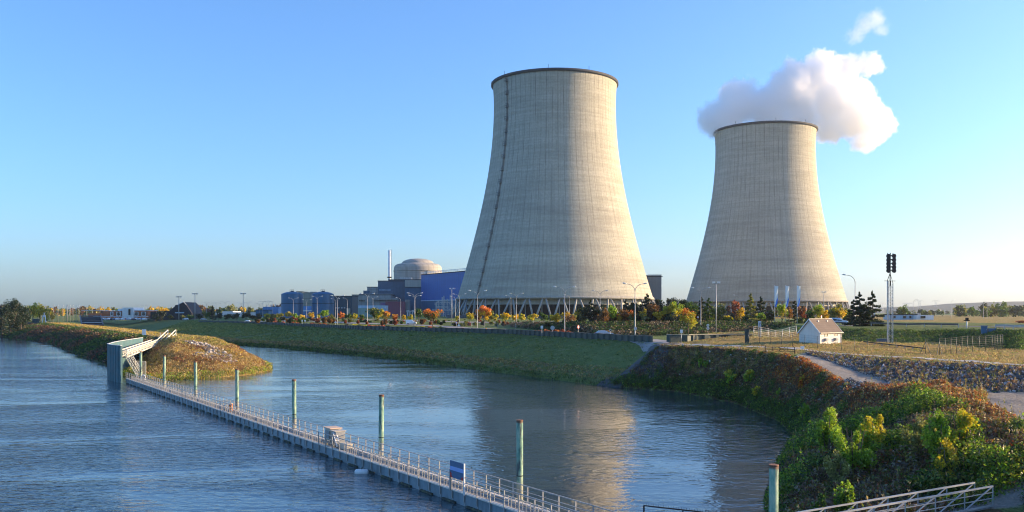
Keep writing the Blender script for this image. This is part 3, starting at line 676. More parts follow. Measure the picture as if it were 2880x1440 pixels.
x0, x1, z0, z1 = prec(262, 410, 889, 890.3, 640); MB().box(x0+290, 0, z0-7.5, x1+290, 5, z1-7.5).build('roof', M_ROOFW, t)
for k in range(12): xx = x0+290+(x1-x0)*(k+0.5)/12; MB().bar((xx, 2.5, -0.4), (xx, 2.5, z0-7.5), 0.2).build('post', M_GALV, t)
# far buildings on the right
t = empty('flat_roofed_offices', (200, 480, 8.5)); o = (200, 480, 8.5); tag(t, 'low flat-roofed white and blue-grey building beyond the embankment road at the right', 'building')
block(t, 'blue_wing', 2506, 2578, 886, 480, 10, M_PALEB, roof=M_ROOFD, orig=o, parapet=0.5); block(t, 'white_wing', 2578, 2626, 886.5, 476, 10, M_WHITE, orig=o); block(t, 'roof_room', 2583, 2590, 881.5, 480, 5, M_BEIGE, orig=o)
for u0, u1 in ((2520, 2528), (2550, 2558), (2568, 2573), (2590, 2602)):
    x0, x1, z0, z1 = prec(u0, u1, 888.5, 895, 475.5); MB().box(x0-o[0], -4.9 if u0 > 2580 else -0.5, z0-8.5, x1-o[0], -4.05 if u0 > 2580 else -0.06, z1-8.5).build('window', M_GLASS, t)
# switchyard frame in front of the turbine hall
t = empty('switchyard_frame', (-65, 780, 8.5)); tag(t, 'tangle of steel switchyard gantries and masts in front of the blue hall', 'switchyard')
def sw(u, v, y=780): p = PY(u, v, y); return (p[0]+65, 0, p[2]-8.5)
for i, (u, v) in enumerate(((1226,851),(1231,845),(1240,835),(1248,832),(1256,840),(1263,828),(1270,838),(1225,856),(1280,848))):
    a_ = sw(u, v); q_ = MB(); yy = (i % 3)*6
    q_.bar((a_[0], yy, -0.5), (a_[0], yy, a_[2]), 0.5); q_.bar((a_[0]+1.5, yy, -0.5), (a_[0]+0.4, yy, a_[2]), 0.3)
    for k in range(8): q_.bar((a_[0], yy, k*1.8), (a_[0]+1.2, yy, k*1.8+0.9), 0.2)
    q_.build('mast', M_GALV, t)
for v0, u0, u1 in ((852,1222,1268),(862,1226,1262),(870,1216,1284),(846,1228,1256)):
    a_ = sw(u0, v0); b_ = sw(u1, v0-1); q_ = MB(); q_.bar(a_, b_, 0.4); q_.bar((a_[0],0,a_[2]-1.2), (b_[0],0,b_[2]-1.2), 0.3)
    for k in range(10):
        f_ = k/10; q_.bar((a_[0]+(b_[0]-a_[0])*f_, 0, a_[2]), (a_[0]+(b_[0]-a_[0])*(f_+0.05), 0, a_[2]-1.2), 0.2)
    q_.build('beam', M_GALV, t)
for k in range(6):
    a_ = sw(1150+k*6.5, 872+(k % 2)*2, 820); MB().bar((a_[0], 30, -0.5), (a_[0], 30, a_[2]), 0.6).bar((a_[0]-1.5, 30, a_[2]-1), (a_[0]+1.5, 30, a_[2]-0.4), 0.6).build('insulator', M_WHITE, t)
# pylons
def make_pylon():
    t = empty('pylon', (0,0,0)); b = MB()
    for sx_ in (-1,1):
        for sy in (-1,1): b.bar((sx_*5.5, sy*3, 0), (sx_*2.6, sy*1.2, 26), 0.4)
    for k in range(6):
        z0 = k*4.4; w0 = 5.5-2.9*z0/26; w1 = 5.5-2.9*(z0+4.4)/26
        b.bar((-w0,-3+1.8*z0/26,z0),(w1,-3+1.8*z0/26,z0+4.4),0.22); b.bar((w0,-3+1.8*z0/26,z0),(-w1,-3+1.8*z0/26,z0+4.4),0.22)
    for s in (-1,1): b.bar((s*2.6,0,26),(s*7,0,34),0.4); b.bar((s*1.2,0,26),(s*4.4,0,34),0.25); b.bar((s*7,0,34),(s*7,0,38),0.3)
    b.build('body', M_GALV, t)
    a_ = MB(); a_.bar((-16,0,33),(-6,0,34.6),0.35); a_.bar((16,0,33),(6,0,34.6),0.35); a_.bar((-16,0,33),(16,0,33),0.35); a_.bar((-7,0,34.6),(7,0,34.6),0.4)
    for k in range(9): a_.bar((-16+k*4,0,33),(-14+k*4,0,34.3),0.2)
    a_.build('crossarm', M_GALV, t)
    for xx in (-14,0,14): MB().bar((xx,0,33),(xx,0,30),0.3).build('insulator', M_DARK, t)
    return t
py0 = make_pylon(); PYL = [(2281,1062,846,'left of the siren mast behind the two black pines'),(2551,905,846,'right of the siren mast above the flat-roofed offices')]
plist = [(535,854),(607,846),(591,858),(652,858),(752,841),(397,853),(410,853),(569,860),(833,852),(2586,862),(2632,862),(2481,847),(2552,848)]
spots_ = ['right of the black roofed building','left of the tall twin-headed floodlight mast','just right of the first one beyond the black roof','between the black roof and the blue tanks','left of the light blue building','left of a pair above the brick offices','right of a pair above the brick offices','low among the trees beyond the car park','behind the blue tanks','tiny on the distant hill, nearer the siren mast','tiny on the distant hill, farther right','partly behind the siren mast','right of the siren mast above the flat-roofed offices']
for i, (u, v) in enumerate(plist):
    y = 38*F/(878-v+1e-6)*0.92; y = min(y, 3600)
    p = XY(u, y); o_ = py0 if i == 0 else copy_tree(py0); o_.location = (p[0], y, 7.5); o_.rotation_euler = (0,0,R(15*(i%3)-10))
    if v > 860: o_.location.z = 24 if u > 2500 else 7.5
    tag(o_, 'lattice power pylon ' + spots_[i], 'pylon', 'distant power pylons')
# far hill on the right
hv = []; hf = []
nx_, ny_ = 120, 14
for j in range(ny_):
    for i in range(nx_):
        x = 1050 + i*50; f_ = j/(ny_-1)
        u = U0 + F*x/(3600.0+f_*200)
        top = np.interp(x, [1050,1250,1500,1700,1900,2100,2300,3000,7000], [0,22,24,30,44,52,50,46,46]) + 3*noise.noise(Vector((x*0.01,2,3)))
        hv.append((x, 3000 + f_*900, 6 + top*math.sin(min(1, f_*1.25)*math.pi/2) + 3.0*noise.noise(Vector((x*0.012, f_*6, 1)))*(f_>0) + 2.6*noise.noise(Vector((x*0.05, f_*20, 5)))*(f_>0)))
for j in range(ny_-1):
    for i in range(nx_-1): k = j*nx_+i; hf.append((k, k+1, k+nx_+1, k+nx_))
hm = bpy.data.meshes.new('hills'); hm.from_pydata(hv, [], hf); hm.update()
tag(link('hills', hm, mat('wooded_hill', (0.02,0.04,0.035), 0.95, var=0.4, scale=0.02, bump=1.0, bscale=0.05)), 'long wooded hill on the right horizon', None, None, 'structure')
# ------------------------------------------------------------------ flood wall, sheet-pile wall, floating walkway, gangways, piles
M_SHEET = clad('dark_green_sheet_pile', (0.018,0.045,0.042), 0.5, 60.0, 0.25, 0, 0.4)
M_TEAL = mat('weathered_teal_steel', (0.07,0.16,0.18), 0.6, var=0.25, scale=0.5, stain=(0.11,0.15,0.155), streak=0.5)
M_CAP = mat('pale_cap_steel', (0.55,0.56,0.54), 0.6, var=0.1, scale=1)
def polyline(pts, step):
    out = [Vector(pts[0])]
    for a, b in zip(pts[:-1], pts[1:]):
        a, b = Vector(a), Vector(b); n = max(1, round((b-a).length/step))
        out += [a.lerp(b, k/n) for k in range(1, n+1)]
    return out
def pile_wall(name, pts, h, m, cap, pitch=1.1, amp=0.28, zf=None, z1=None, origin=None):
    """corrugated sheet-pile wall following pts (plan), top h above the ground or at z1"""
    pl_ = polyline([(p[0], p[1], 0) for p in pts], pitch/4); o = Vector(origin or pl_[len(pl_)//2]); t = empty(name, o)
    b = MB(); front = []; prof = (0, 1, 1, 0)
    n = len(pl_)
    for i, p in enumerate(pl_):
        d = (pl_[min(i+1, n-1)] - pl_[max(i-1, 0)]).normalized(); nn = Vector((d.y, -d.x, 0))
        front.append(p + nn * amp * (1 if (i % 8) in (0,1,2,3) else 0) if pitch > 0 else p)
    zb = [(zf(p.x, p.y) if zf else -3.0) for p in pl_]; zt_ = [(z1 if z1 is not None else zb[i] + h) for i in range(n)]
    vs = []; fs = []
    for i in range(n):
        f_ = front[i] - o; bk_ = pl_[i] - o; d = (pl_[min(i+1, n-1)] - pl_[max(i-1, 0)]).normalized(); nn = Vector((d.y, -d.x, 0))
        bb = bk_ - nn*0.12
        vs += [(f_.x, f_.y, zb[i]-0.5-o.z), (f_.x, f_.y, zt_[i]-o.z), (bb.x, bb.y, zt_[i]-o.z), (bb.x, bb.y, zb[i]-0.5-o.z)]
    for i in range(n-1):
        for k in range(3): fs.append((i*4+k, i*4+4+k, i*4+5+k, i*4+k+1))
    fs += [(0,1,2,3), ((n-1)*4+3,(n-1)*4+2,(n-1)*4+1,(n-1)*4)]
    b.add(vs, fs); b.build('sheet_piles', m, t)
    c = MB()
    for i in range(0, n-1, 4):
        j = min(i+4, n-1); a_ = pl_[i]-o; e_ = pl_[j]-o
        d = (e_-a_).normalized(); nn = Vector((d.y, -d.x, 0))*amp*0.5
        c.bar((a_.x+nn.x, a_.y+nn.y, zt_[i]-o.z+0.06), (e_.x+nn.x, e_.y+nn.y, zt_[j]-o.z+0.06), amp+0.10, 0.09)
    c.build('capping', cap, t)
    return t
wl = T1[1:]; gz = lambda x, y: hgt(x, y)
M_CAPG = mat('dull_cap', (0.09,0.10,0.095), 0.7, var=0.15, scale=1)
t = pile_wall('flood_wall', [P(560,904,7.2)] + list(wl[1:]), 1.15, M_SHEET, M_CAPG, 1.4, 0.3, gz); tag(t, 'long low dark green sheet-pile flood wall along the top of the grass dike', 'flood wall')
g1 = [XY(1877,176), XY(1905,174.5), XY(1931,174.5), XY(1950,176), XY(2020,178.5), XY(2115,180)]
t = pile_wall('flood_wall', g1, 0, M_SHEET, mat('tan_cap', (0.40,0.36,0.28), 0.7, var=0.1), 1.4, 0.3, gz, 8.62); tag(t, 'short dark green flood wall with pale capping, right of the gap for the ramp', 'flood wall')
p = P(1884,966,7.2); t = empty('wall_gate', p); g_ = MB(); g_.box(-0.1,-0.1,-0.3,0.1,0.1,1.3); g_.bar((0,0,0.2),(2.2,0.8,0.2),0.12); g_.bar((0,0,1.2),(2.2,0.8,1.2),0.12); g_.bar((0,0,0.2),(2.2,0.8,1.2),0.1); g_.build('frame', M_SHEET, t)
MB().prism([(0.1,0.05),(2.2,0.82),(2.18,0.88),(0.08,0.11)],0.15,1.25).build('leaf_panel', M_SHEET, t); tag(t, 'open dark steel flood gate leaf beside the gap in the wall', 'gate')
# curved sheet-pile head at the tip of the island
cw = [(-71.7,168.0), (-73.5,170.0), (-76.4,174.0), (-78.6,178.0), (-80.0,182.5), (-81.8,188.0), (-83.4,194.0), (-85.3,202.0), (-87.5,212.0), (-89.3,221.0)]
cw_s = []
for i in range(len(cw)-1):
    a_, b_ = Vector(cw[i]), Vector(cw[i+1]); cw_s += [tuple(a_), tuple(a_.lerp(b_, 0.5))]
cw_s.append(cw[-1])
t = pile_wall('sheet_pile_wall', cw_s[::-1], 0, M_TEAL, M_CAP, 0.9, 0.22, lambda x, y: -3.0, 6.8, (-80,182,0)); tag(t, 'tall curved teal sheet-pile wall with white cap at the near end of the island', 'sheet-pile wall')
# round steel piles
def pile_mat():
    m, nt, out = new_mat('weathered_pile'); b = N(nt, 'ShaderNodeBsdfPrincipled', i_Roughness=0.75); L(nt, b.outputs[0], out.inputs[0])
    tc = N(nt, 'ShaderNodeTexCoord').outputs['Object']
    n1 = noise_n(nt, mapping(nt, tc, (2.5,2.5,0.8)), 1.4, 5, 0.65); n2 = noise_n(nt, mapping(nt, tc, (3,3,0.5),(5,5,5)), 1.3, 5, 0.7)
    c = ramp(nt, n1, [(0.32, (0.07,0.17,0.12)), (0.5, (0.22,0.36,0.24)), (0.66, (0.42,0.46,0.30))])
    c = mixc(nt, ramp(nt, n2, [(0.5, 0.0), (0.6, 0.9)]), c, (0.055,0.06,0.06))
    s = N(nt, 'ShaderNodeSeparateXYZ'); L(nt, tc, s.inputs[0])
    c = mixc(nt, ramp(nt, math_n(nt, 'MULTIPLY', s.outputs[2], 0.2), [(0.34, 0.75), (0.40, 0.0)]), c, (0.33,0.31,0.25))
    c = mixc(nt, ramp(nt, math_n(nt, 'ADD', math_n(nt, 'MULTIPLY', s.outputs[2], 0.1), math_n(nt, 'MULTIPLY', n2, 0.03)), [(0.592, 0.0), (0.60, 0.9)]), c, (0.16,0.07,0.035))
    L(nt, c, b.inputs['Base Color']); return m
M_PILE = pile_mat()
PU = [(395.6,988,'behind the foot of the stairs at the curved wall'),(462,999.6,'second from the curved wall, against the brown bank'),(551,1016,'third from the curved wall, against the brown bank'),(667,1037,'fourth from the curved wall, right of an orange drum'),(828,1067,'fifth from the curved wall, just left of the machine cabin'),(1071,1110,'sixth from the curved wall, just right of the machine cabin'),(1462,1181,'seventh from the curved wall, beyond the striped panel'),(2174.5,1305.5,'nearest of all, beside the bushes at the bottom right')]
pp = None
for i, (u, v, d) in enumerate(PU):
    y = 7.0*F/(v-878); x = XY(u, y)[0]
    if pp is None:
        pp = empty('mooring_pile', (x, y, 0)); MB().tube([(0,0,-3),(0,0,5.94)], 0.215, 20).build('shaft', M_PILE, pp); MB().tube([(0,0,5.94),(0,0,6.0)], 0.225, 20).build('cap', mat('rusty_cap', (0.24,0.11,0.06), 0.8), pp)
        MB().tube([(0,0,2.35),(0,0,2.41)], 0.222, 20).build('weld_band', M_DARK, pp); t = pp
    else: t = copy_tree(pp, (x, y, 0), R(47*i))
    t.rotation_euler = (R(0.6*math.sin(i*2.1)), R(0.5*math.cos(i*1.7)), R(47*i))
    tag(t, 'green-streaked round steel mooring pile ' + d, 'mooring pile', 'mooring piles along the floating walkway')
# floating walkway: local x along the walkway (towards the camera), y to its canal side
A0 = Vector((-70.6, 167.4, 0)); DW = Vector((0.536, -0.844, 0)).normalized(); LW = 141.0; RZ = math.atan2(DW.y, DW.x)
t = empty('floating_walkway', A0, RZ); tag(t, 'long grey floating walkway with double handrails running from the curved wall to the lower right', 'walkway')
WD, ZD = 1.45, 0.88
M_HULL = mat('float_plate', (0.22,0.29,0.33), 0.5, 0.2, var=0.15, scale=0.4, stain=(0.15,0.19,0.21), streak=0.4)
M_DECK = mat('deck_edge', (0.62,0.58,0.50), 0.8, var=0.15, scale=1.2)
M_GRID = mat('deck_grating', (0.20,0.20,0.19), 0.8, var=0.4, scale=4)
M_RAIL = mat('rail_galvanised', (0.42,0.41,0.39), 0.5, 0.4, var=0.12, scale=1)
h = MB(); h.box(0, 0.02, -0.6, LW, 0.10, ZD-0.09); h.build('front_plate', M_HULL, t)
hb_ = MB()
for k in range(int(LW/1.7)+1): hb_.box(k*1.7-0.03, -0.02, -0.5, k*1.7+0.03, 0.018, ZD-0.1)
tag(hb_.build('plate_stiffener', M_RAIL, t), None, None, None, 'stuff')
MB().box(0, 0.10, 0.15, LW, WD+0.3, ZD-0.14).build('hull', M_HULL, t)
MB().box(0, -0.05, ZD-0.09, LW, 0.26, ZD).build('deck_edge', M_DECK, t)
MB().box(0, 0.26, ZD-0.10, LW, WD, ZD-0.03).build('deck', M_GRID, t); MB().box(0, WD, ZD-0.09, LW, WD+0.25, ZD).build('deck_edge', M_DECK, t)
fl = MB()
for k in range(int(LW/3.4)): fl.box(k*3.4+0.4, -0.14, -0.5, k*3.4+2.2, 0.0, 0.12)
tag(fl.build('float_drum', mat('black_float', (0.05,0.055,0.045), 0.8, stain=(0.12,0.13,0.07)), t), None, None, None, 'stuff')
for yy, nm in ((-0.03, 'near'), (WD+0.22, 'far')):
    for zz, w_ in ((1.1, 0.055), (0.72, 0.032), (0.38, 0.032)):
        MB().bar((0, yy, ZD+zz), (LW, yy, ZD+zz), w_).build('handrail', M_RAIL, t)
post_n = MB().box(-0.035,-0.035,-0.62,0.035,0.035,1.1).mesh('post'); post_n.materials.append(M_RAIL)
nk = int(LW/1.7)+1; rest = MB(); cnt = 0
for k in range(nk-1, -1, -1):
    for yy in (-0.07, WD+0.22):
        if k*1.7 > 139: continue
        if cnt < 100 and k*1.7 < 122:
            link('post', post_n, None, t, (k*1.7, yy, ZD)); cnt += 1
        else: rest.box(k*1.7-0.035, yy-0.035, ZD-(0.6 if yy < 0 else 0), k*1.7+0.035, yy+0.035, ZD+1.1)
tag(rest.build('post', M_RAIL, t), None, None, None, 'stuff')
hoop = MB()
for s in (0, 0.5): hoop.bar((s,0,0),(s,0,0.62),0.035)
hoop.bar((0,0,0.62),(0.5,0,0.62),0.035); hoop.bar((0,0,0.3),(0.5,0.0,0.3),0.025); hoop.bar((0.5,0,0.62),(0.5,0.35,0.45),0.03); hoop.bar((0.0,0,0.62),(0.0,0.35,0.45),0.03)
hm_ = hoop.mesh('screen_bracket'); hm_.materials.append(mat('bracket_steel', (0.46,0.44,0.38), 0.6, 0.3, var=0.2, scale=2)); rest = MB(); cnt = 0; r_ = random.Random(3)
for k in range(int(LW/0.85)-1, 1, -1):
    xx = k*0.85 + r_.uniform(-0.1, 0.1)
    if abs(xx-88) < 2.5 or r_.random() < 0.06: continue
    if cnt < 100 and xx < 122: link('screen_bracket', hm_, None, t, (xx, 0.42, ZD-0.02)); cnt += 1
    else:
        b_ = len(rest.v); rest.add([(v.co.x+xx, v.co.y+0.42, v.co.z+ZD-0.02) for v in hm_.vertices], [tuple(f_.vertices) for f_ in hm_.polygons])
tag(rest.build('screen_bracket', hm_.materials[0], t), None, None, None, 'stuff')
pg = MB(); pg.tube([(0, 1.15, ZD+0.05), (LW, 1.15, ZD+0.05)], 0.07, 6); pg.build('pipe', M_RAIL, t)
def onw(s, y, z=ZD): p = A0 + DW*s + Vector((-DW.y, DW.x, 0))*y; return (p.x, p.y, z)
def s_of(u):                                    # distance along the walkway of picture column u (near face)
    k = (u-U0)/F; return (k*A0.y - A0.x) / (DW.x - k*DW.y)
# machine cabin on the walkway
s = s_of(918); t = empty('machine_cabin', onw(s, 0.35, ZD-0.02), RZ); t.scale = (1.15, 1, 0.76); tag(t, 'pale boxy machine cabin with ladder standing on the walkway between two piles', 'cabin')
M_CREAM = mat('cream_paint', (0.56,0.50,0.39), 0.6, var=0.12, scale=2, streak=0.3); M_GREYP = mat('grey_panel', (0.30,0.31,0.31), 0.6, var=0.15, scale=2)
MB().box(-1.6,0.2,0.5,-0.4,1.2,1.95).build('housing', M_CREAM, t, bevel=0.03); MB().box(-1.75,0.1,1.953,-0.25,1.3,2.05).build('roof', mat('cabin_roof', (0.62,0.45,0.32), 0.7), t)
MB().box(-1.3,0.10,0.75,-0.5,0.197,1.7).build('door', M_GREYP, t); MB().box(-0.2,0.2,0.35,0.75,1.1,1.8).build('control_cabinet', M_GREYP, t, bevel=0.02); MB().box(-0.25,0.1,1.803,0.8,1.2,1.87).build('cabinet_lid', M_CREAM, t)
MB().box(0.1,0.1,0.3,0.22,0.197,1.8).build('cabinet_post', M_CREAM, t); l_ = MB(); l_.bar((0.5,0.05,1.75),(1.5,0.0,0.2),0.07); l_.bar((0.5,0.35,1.75),(1.5,0.3,0.2),0.07)
for k in range(6): l_.bar((0.6+k*0.16,0.02,1.6-k*0.25),(0.6+k*0.16,0.34,1.6-k*0.25),0.04)
l_.build('ladder', M_WHITE, t); MB().box(1.5,0.2,0.0,2.5,1.0,0.65).build('motor_box', M_CREAM, t, bevel=0.03)
for xx in (-1.5,-0.5,0.0,0.7): MB().bar((xx,0.3,0),(xx,0.3,0.5),0.08).build('leg', M_RAIL, t)
for xx in (-1.0,0.2,1.2): MB().tube([(xx,0.15,0.0),(xx,0.15,0.38),(xx+0.25,0.15,0.42)],0.07,8).build('valve_pipe', M_CREAM, t)
s = s_of(1291); t = empty('striped_panel', onw(s, -0.02, ZD), RZ); tag(t, 'blue panel with a pale band and red marks mounted on the walkway rail', 'panel')
MB().box(-0.95,-0.16,0.85,0.95,-0.12,2.0).build('board', mat('panel_blue', (0.06,0.13,0.24), 0.4, var=0.05), t); MB().box(-0.95,-0.164,1.35,0.95,-0.161,1.62).build('pale_band', mat('panel_pale', (0.30,0.42,0.75), 0.4, var=0.05), t)
rm_ = MB(); rm_.add([(-0.94,-0.165,0.86),(-0.55,-0.165,0.86),(-0.75,-0.165,1.05),(-0.68,-0.165,1.12),(-0.94,-0.165,1.25)],[(0,1,2,3,4)]); rm_.add([(0.94,-0.165,0.86),(0.5,-0.165,0.86),(0.7,-0.165,0.95),(0.55,-0.165,1.0),(0.94,-0.165,1.1)],[(0,1,2,3,4)])
rm_.build('red_mark', mat('panel_red', (0.5,0.05,0.04), 0.5), t); MB().box(0.96,-0.18,-0.1,1.03,-0.08,2.02).build('post', M_WHITE, t); MB().box(-1.03,-0.18,-0.1,-0.96,-0.08,1.4).build('post', M_RAIL, t)
s = s_of(632); t = empty('orange_drum', onw(s, 0.75)); MB().tube([(0,0,0),(0,0,0.95)],0.24,14).build('body', mat('rust_orange', (0.55,0.17,0.05), 0.7), t); MB().tube([(0,0,0.95),(0,0,1.0)],0.26,14).build('lid', M_CREAM, t); tag(t, 'rusty orange drum standing on the walkway left of a pile', 'drum')
s = s_of(1046); c_ = onw(s, -0.9, 0.0); t = empty('white_float', c_); MB().tube([(-0.55,0,0.1),(-0.45,0,0.1),(0.45,0,0.1),(0.55,0,0.1)],[0.12,0.26,0.26,0.12],14).build('body', M_WHITE, t); MB().bar((0,0,0.3),(0.05,0,0.55),0.06).build('handle', M_DARK, t); tag(t, 'white plastic float bobbing at the side of the walkway', 'float')
s = s_of(388); q = onw(s, 0.9); t = empty('lifebuoy', (q[0], q[1], ZD+0.75)); tag(t, 'white lifebuoy on a post beside the first mooring pile', 'lifebuoy')
rg_ = MB(); rg_.tube([(0.34*math.cos(a_), 0, 0.45*math.sin(a_)) for a_ in np.linspace(0, 2*math.pi, 17)], 0.09, 8, False); rg_.build('ring', M_WHITE, t); MB().bar((0,0.1,-0.75),(0,0.1,0.6),0.08).build('post', M_RAIL, t)
# gangways
def gangway(name, A, B, wid, hgt_, bays, label, m, th=0.07):
    A, B = Vector(A), Vector(B); t = empty(name, A); tag(t, label, 'gangway'); d = B-A; s_ = Vector((-d.y, d.x, 0)).normalized()*wid
    up = Vector((0,0,hgt_)); O = Vector((0,0,0)); dk = MB(); dk.add([O, d, d+s_, s_, O-Vector((0,0,.08)), d-Vector((0,0,.08)), d+s_-Vector((0,0,.08)), s_-Vector((0,0,.08))], [(0,1,2,3),(7,6,5,4),(0,4,5,1),(2,6,7,3),(1,5,6,2),(3,7,4,0)]); dk.build('deck', M_GRID, t)
    for side in (O, s_):
        r = MB(); r.bar(side+up, side+d+up, th*1.3); r.build('handrail', m, t)
        r = MB(); r.bar(side+Vector((0,0,.06)), side+d+Vector((0,0,.06)), th*1.4); r.build('bottom_chord', m, t)
        r = MB(); r.bar(side+up*0.42, side+d+up*0.42, th*0.6); r.bar(side+up*0.7, side+d+up*0.7, th*0.6); r.build('middle_rail', m, t)
        for k in range(bays+1): p = side + d*k/bays; MB().bar(p, p+up, th*0.8).build('upright', m, t)
        for k in range(bays): p = side + d*k/bays; q_ = side + d*(k+1)/bays; MB().bar(p+Vector((0,0,.06)), q_+up, th*0.8).build('brace', m, t)
    return t
M_PALE = mat('pale_painted_steel', (0.66,0.62,0.52), 0.6, 0.1, var=0.1, scale=1)
g_ = gangway('footbridge', (-74.2,176.0,4.3), PY(444,970,233), 1.3, 1.35, 22, 'pale steel footbridge rising from the curved wall to the island top', M_PALE, 0.16)
st = MB(); e = Vector(PY(444,970,233)) - Vector((-74.2,176,4.3)); e2 = Vector(hz(*PY(472,957,238)[:2])) - Vector((-74.2,176,4.3))
for o_ in (Vector((0,0,0)), Vector((1.9,0.4,0))):
    st.bar(e+o_+Vector((0,0,1.5)), e2+o_+Vector((0,0,1.9)), 0.2); st.bar(e+o_+Vector((0,0,0.7)), e2+o_+Vector((0,0,1.0)), 0.15)
    for k in range(4): q_ = e.lerp(e2, k/3)+o_; st.bar(q_-Vector((0,0,0.6)), q_+Vector((0,0,1.5+0.4*k/3)), 0.2)
for k in range(8): q_ = e.lerp(e2, k/8); st.bar(q_, q_+Vector((1.9,0.4,0)), 0.3, 0.1)
st.build('landing_steps', M_PALE, g_)
t = empty('access_stair', (-71.9,173.2,ZD)); tag(t, 'steep pale steel stair with mesh screen beside the curved wall, down to the walkway', 'stair'); a_ = Vector((-2.2,2.2,3.4)); b_ = Vector((1.6,-1.8,0.0))
for yy in (0, 0.9):
    o_ = Vector((yy*0.84, yy*0.53, 0)); MB().bar(a_+o_, b_+o_, 0.09, 0.22).build('stringer', M_PALE, t); MB().bar(a_+o_+Vector((0,0,1)), b_+o_+Vector((0,0,1)), 0.09).bar(a_+o_+Vector((0,0,.5)), b_+o_+Vector((0,0,.5)), 0.06).build('handrail', M_PALE, t)
    for k in range(6): q_ = a_.lerp(b_, k/5)+o_; MB().bar(q_, q_+Vector((0,0,1)), 0.07).build('baluster', M_PALE, t)
for k in range(14): q_ = a_.lerp(b_, k/13); MB().bar(q_, q_+Vector((0.76,0.48,0)), 0.22, 0.04).build('step', M_GRID, t)
fr = MB(); f0, f1 = Vector((-0.6,2.8,0.0)), Vector((1.9,1.5,0.0)); hh_ = Vector((0,0,2.7)); fr.bar(f0,f0+hh_,0.1); fr.bar(f1,f1+hh_,0.1); fr.bar(f0+hh_,f1+hh_,0.1); fr.bar(f0.lerp(f1,.45)+hh_*0,f0.lerp(f1,.45)+hh_,0.06); fr.build('screen_frame', M_PALE, t)
ms = MB()
for k in range(1, 26): q_ = f0.lerp(f1, k/26); ms.bar(q_, q_+hh_, 0.02)
for k in range(1, 26): ms.bar(f0+hh_*k/26, f1+hh_*k/26, 0.02)
ms.build('mesh_screen', M_GALV, t)
gangway('boarding_gangway', (10.6,43.2,1.55), PY(2792,1425,50), 1.15, 1.12, 8, 'grey steel boarding gangway sloping up through the bottom right corner', M_GALV, 0.065)
t = empty('platform_railing', PY(2797,1341,54)); tag(t, 'four-bar grey steel railing at the right edge, past the gangway end', 'railing')
for zz in (0,-0.3,-0.65,-0.98): MB().bar((0.05 if zz else -0.1,0,zz),(6,0.5,zz),0.05).build('handrail', M_GALV, t)
for xx in (0.3,2.2,4.1,6.0): MB().bar((xx,xx/12,-2.3),(xx,xx/12,0.02),0.06).build('post', M_GALV, t)
p0_, p1_ = PY(1811,1422,51.5), PY(2000,1443,47.5); t = empty('spiked_railing', p0_); tag(t, 'dark railing topped with small spikes at the bottom edge of the picture', 'railing'); d_ = Vector(p1_)-Vector(p0_)
MB().bar((0,0,0), d_, 0.06).build('handrail', M_DARK, t); MB().bar((0,0,-0.5), d_-Vector((0,0,.5)), 0.05).build('handrail', M_DARK, t); MB().bar((0,0,-1.9),(0,0,0),0.08).build('post', M_DARK, t); MB().bar(d_*0.6-Vector((0,0,1.9)), d_*0.6, 0.06).build('post', M_DARK, t)
sp_ = MB(); 
for k in range(26): sp_.bar(d_*k/26, d_*k/26+Vector((0,0,0.14)), 0.015)
sp_.build('spikes', M_DARK, t)
MB().box(-1.5,-1.5,-2.5,6.5,1.2,-1.95).build('landing', M_HULL, t)
# ------------------------------------------------------------------ lamps, signs, vehicles, house, mast, fences
M_LAMP = mat('lamp_pole_paint', (0.38,0.375,0.36), 0.5, 0.2, var=0.08, scale=0.5)
M_HEAD = mat('lamp_head', (0.72,0.70,0.66), 0.4, var=0.05, scale=1)
def arm_pts(s, h0, reach=1.9, rise=1.75):
    return [(0,0,h0)] + [(s*reach*(1-math.cos(a))*0.95, 0, h0 + rise*math.sin(a)) for a in np.linspace(0.25, 1.25, 6)] + [(s*reach*1.12, 0, h0+rise*1.04)]
def make_lamp(arms):
    t = empty('street_lamp', (0,0,0)); h0 = 10.1
    MB().tube([(0,0,-0.6),(0,0,0.8),(0,0,h0)], [0.13,0.12,0.075], 10).build('pole', M_LAMP, t)
    for s in arms:
        a_ = MB().tube(arm_pts(s, h0), [0.072]*5+[0.06]*3, 8).build('arm', M_LAMP, t)
        e = arm_pts(s, h0)[-1]
        MB().tube([(e[0]-s*0.15,0,e[2]-0.03),(e[0]+s*0.05,0,e[2]+0.02),(e[0]+s*0.6,0,e[2]+0.12),(e[0]+s*0.78,0,e[2]+0.14)], [0.07,0.15,0.17,0.06], 10).build('lamp_head', M_HEAD, a_)
    return t
LD = make_lamp((-1, 1)); LS = make_lamp((-1,)); used = set()
def lampat(kind, u, vt, vb=None, label='', y=None, rz=0.0, hh_=12.0):
    if y is None: y = hh_*F/(vb-vt)
    x, yy = XY(u, y); zt_ = PY(u, vt, y)[2]; zg = hgt(x, y) if y < 600 else 8.8
    src = {'d': LD, 's': LS, 'r': LS}[kind]
    if src.name in used: o_ = copy_tree(src)
    else: o_ = src; used.add(src.name)
    o_.location = (x, yy, zg); o_.rotation_euler = (0,0, rz + (math.pi if kind == 'r' else 0)); k = max(0.75, min(1.35, (zt_-zg)/12.0)); o_.scale = (k, k, k)
    tag(o_, label, 'street lamp', 'street lamps'); return o_
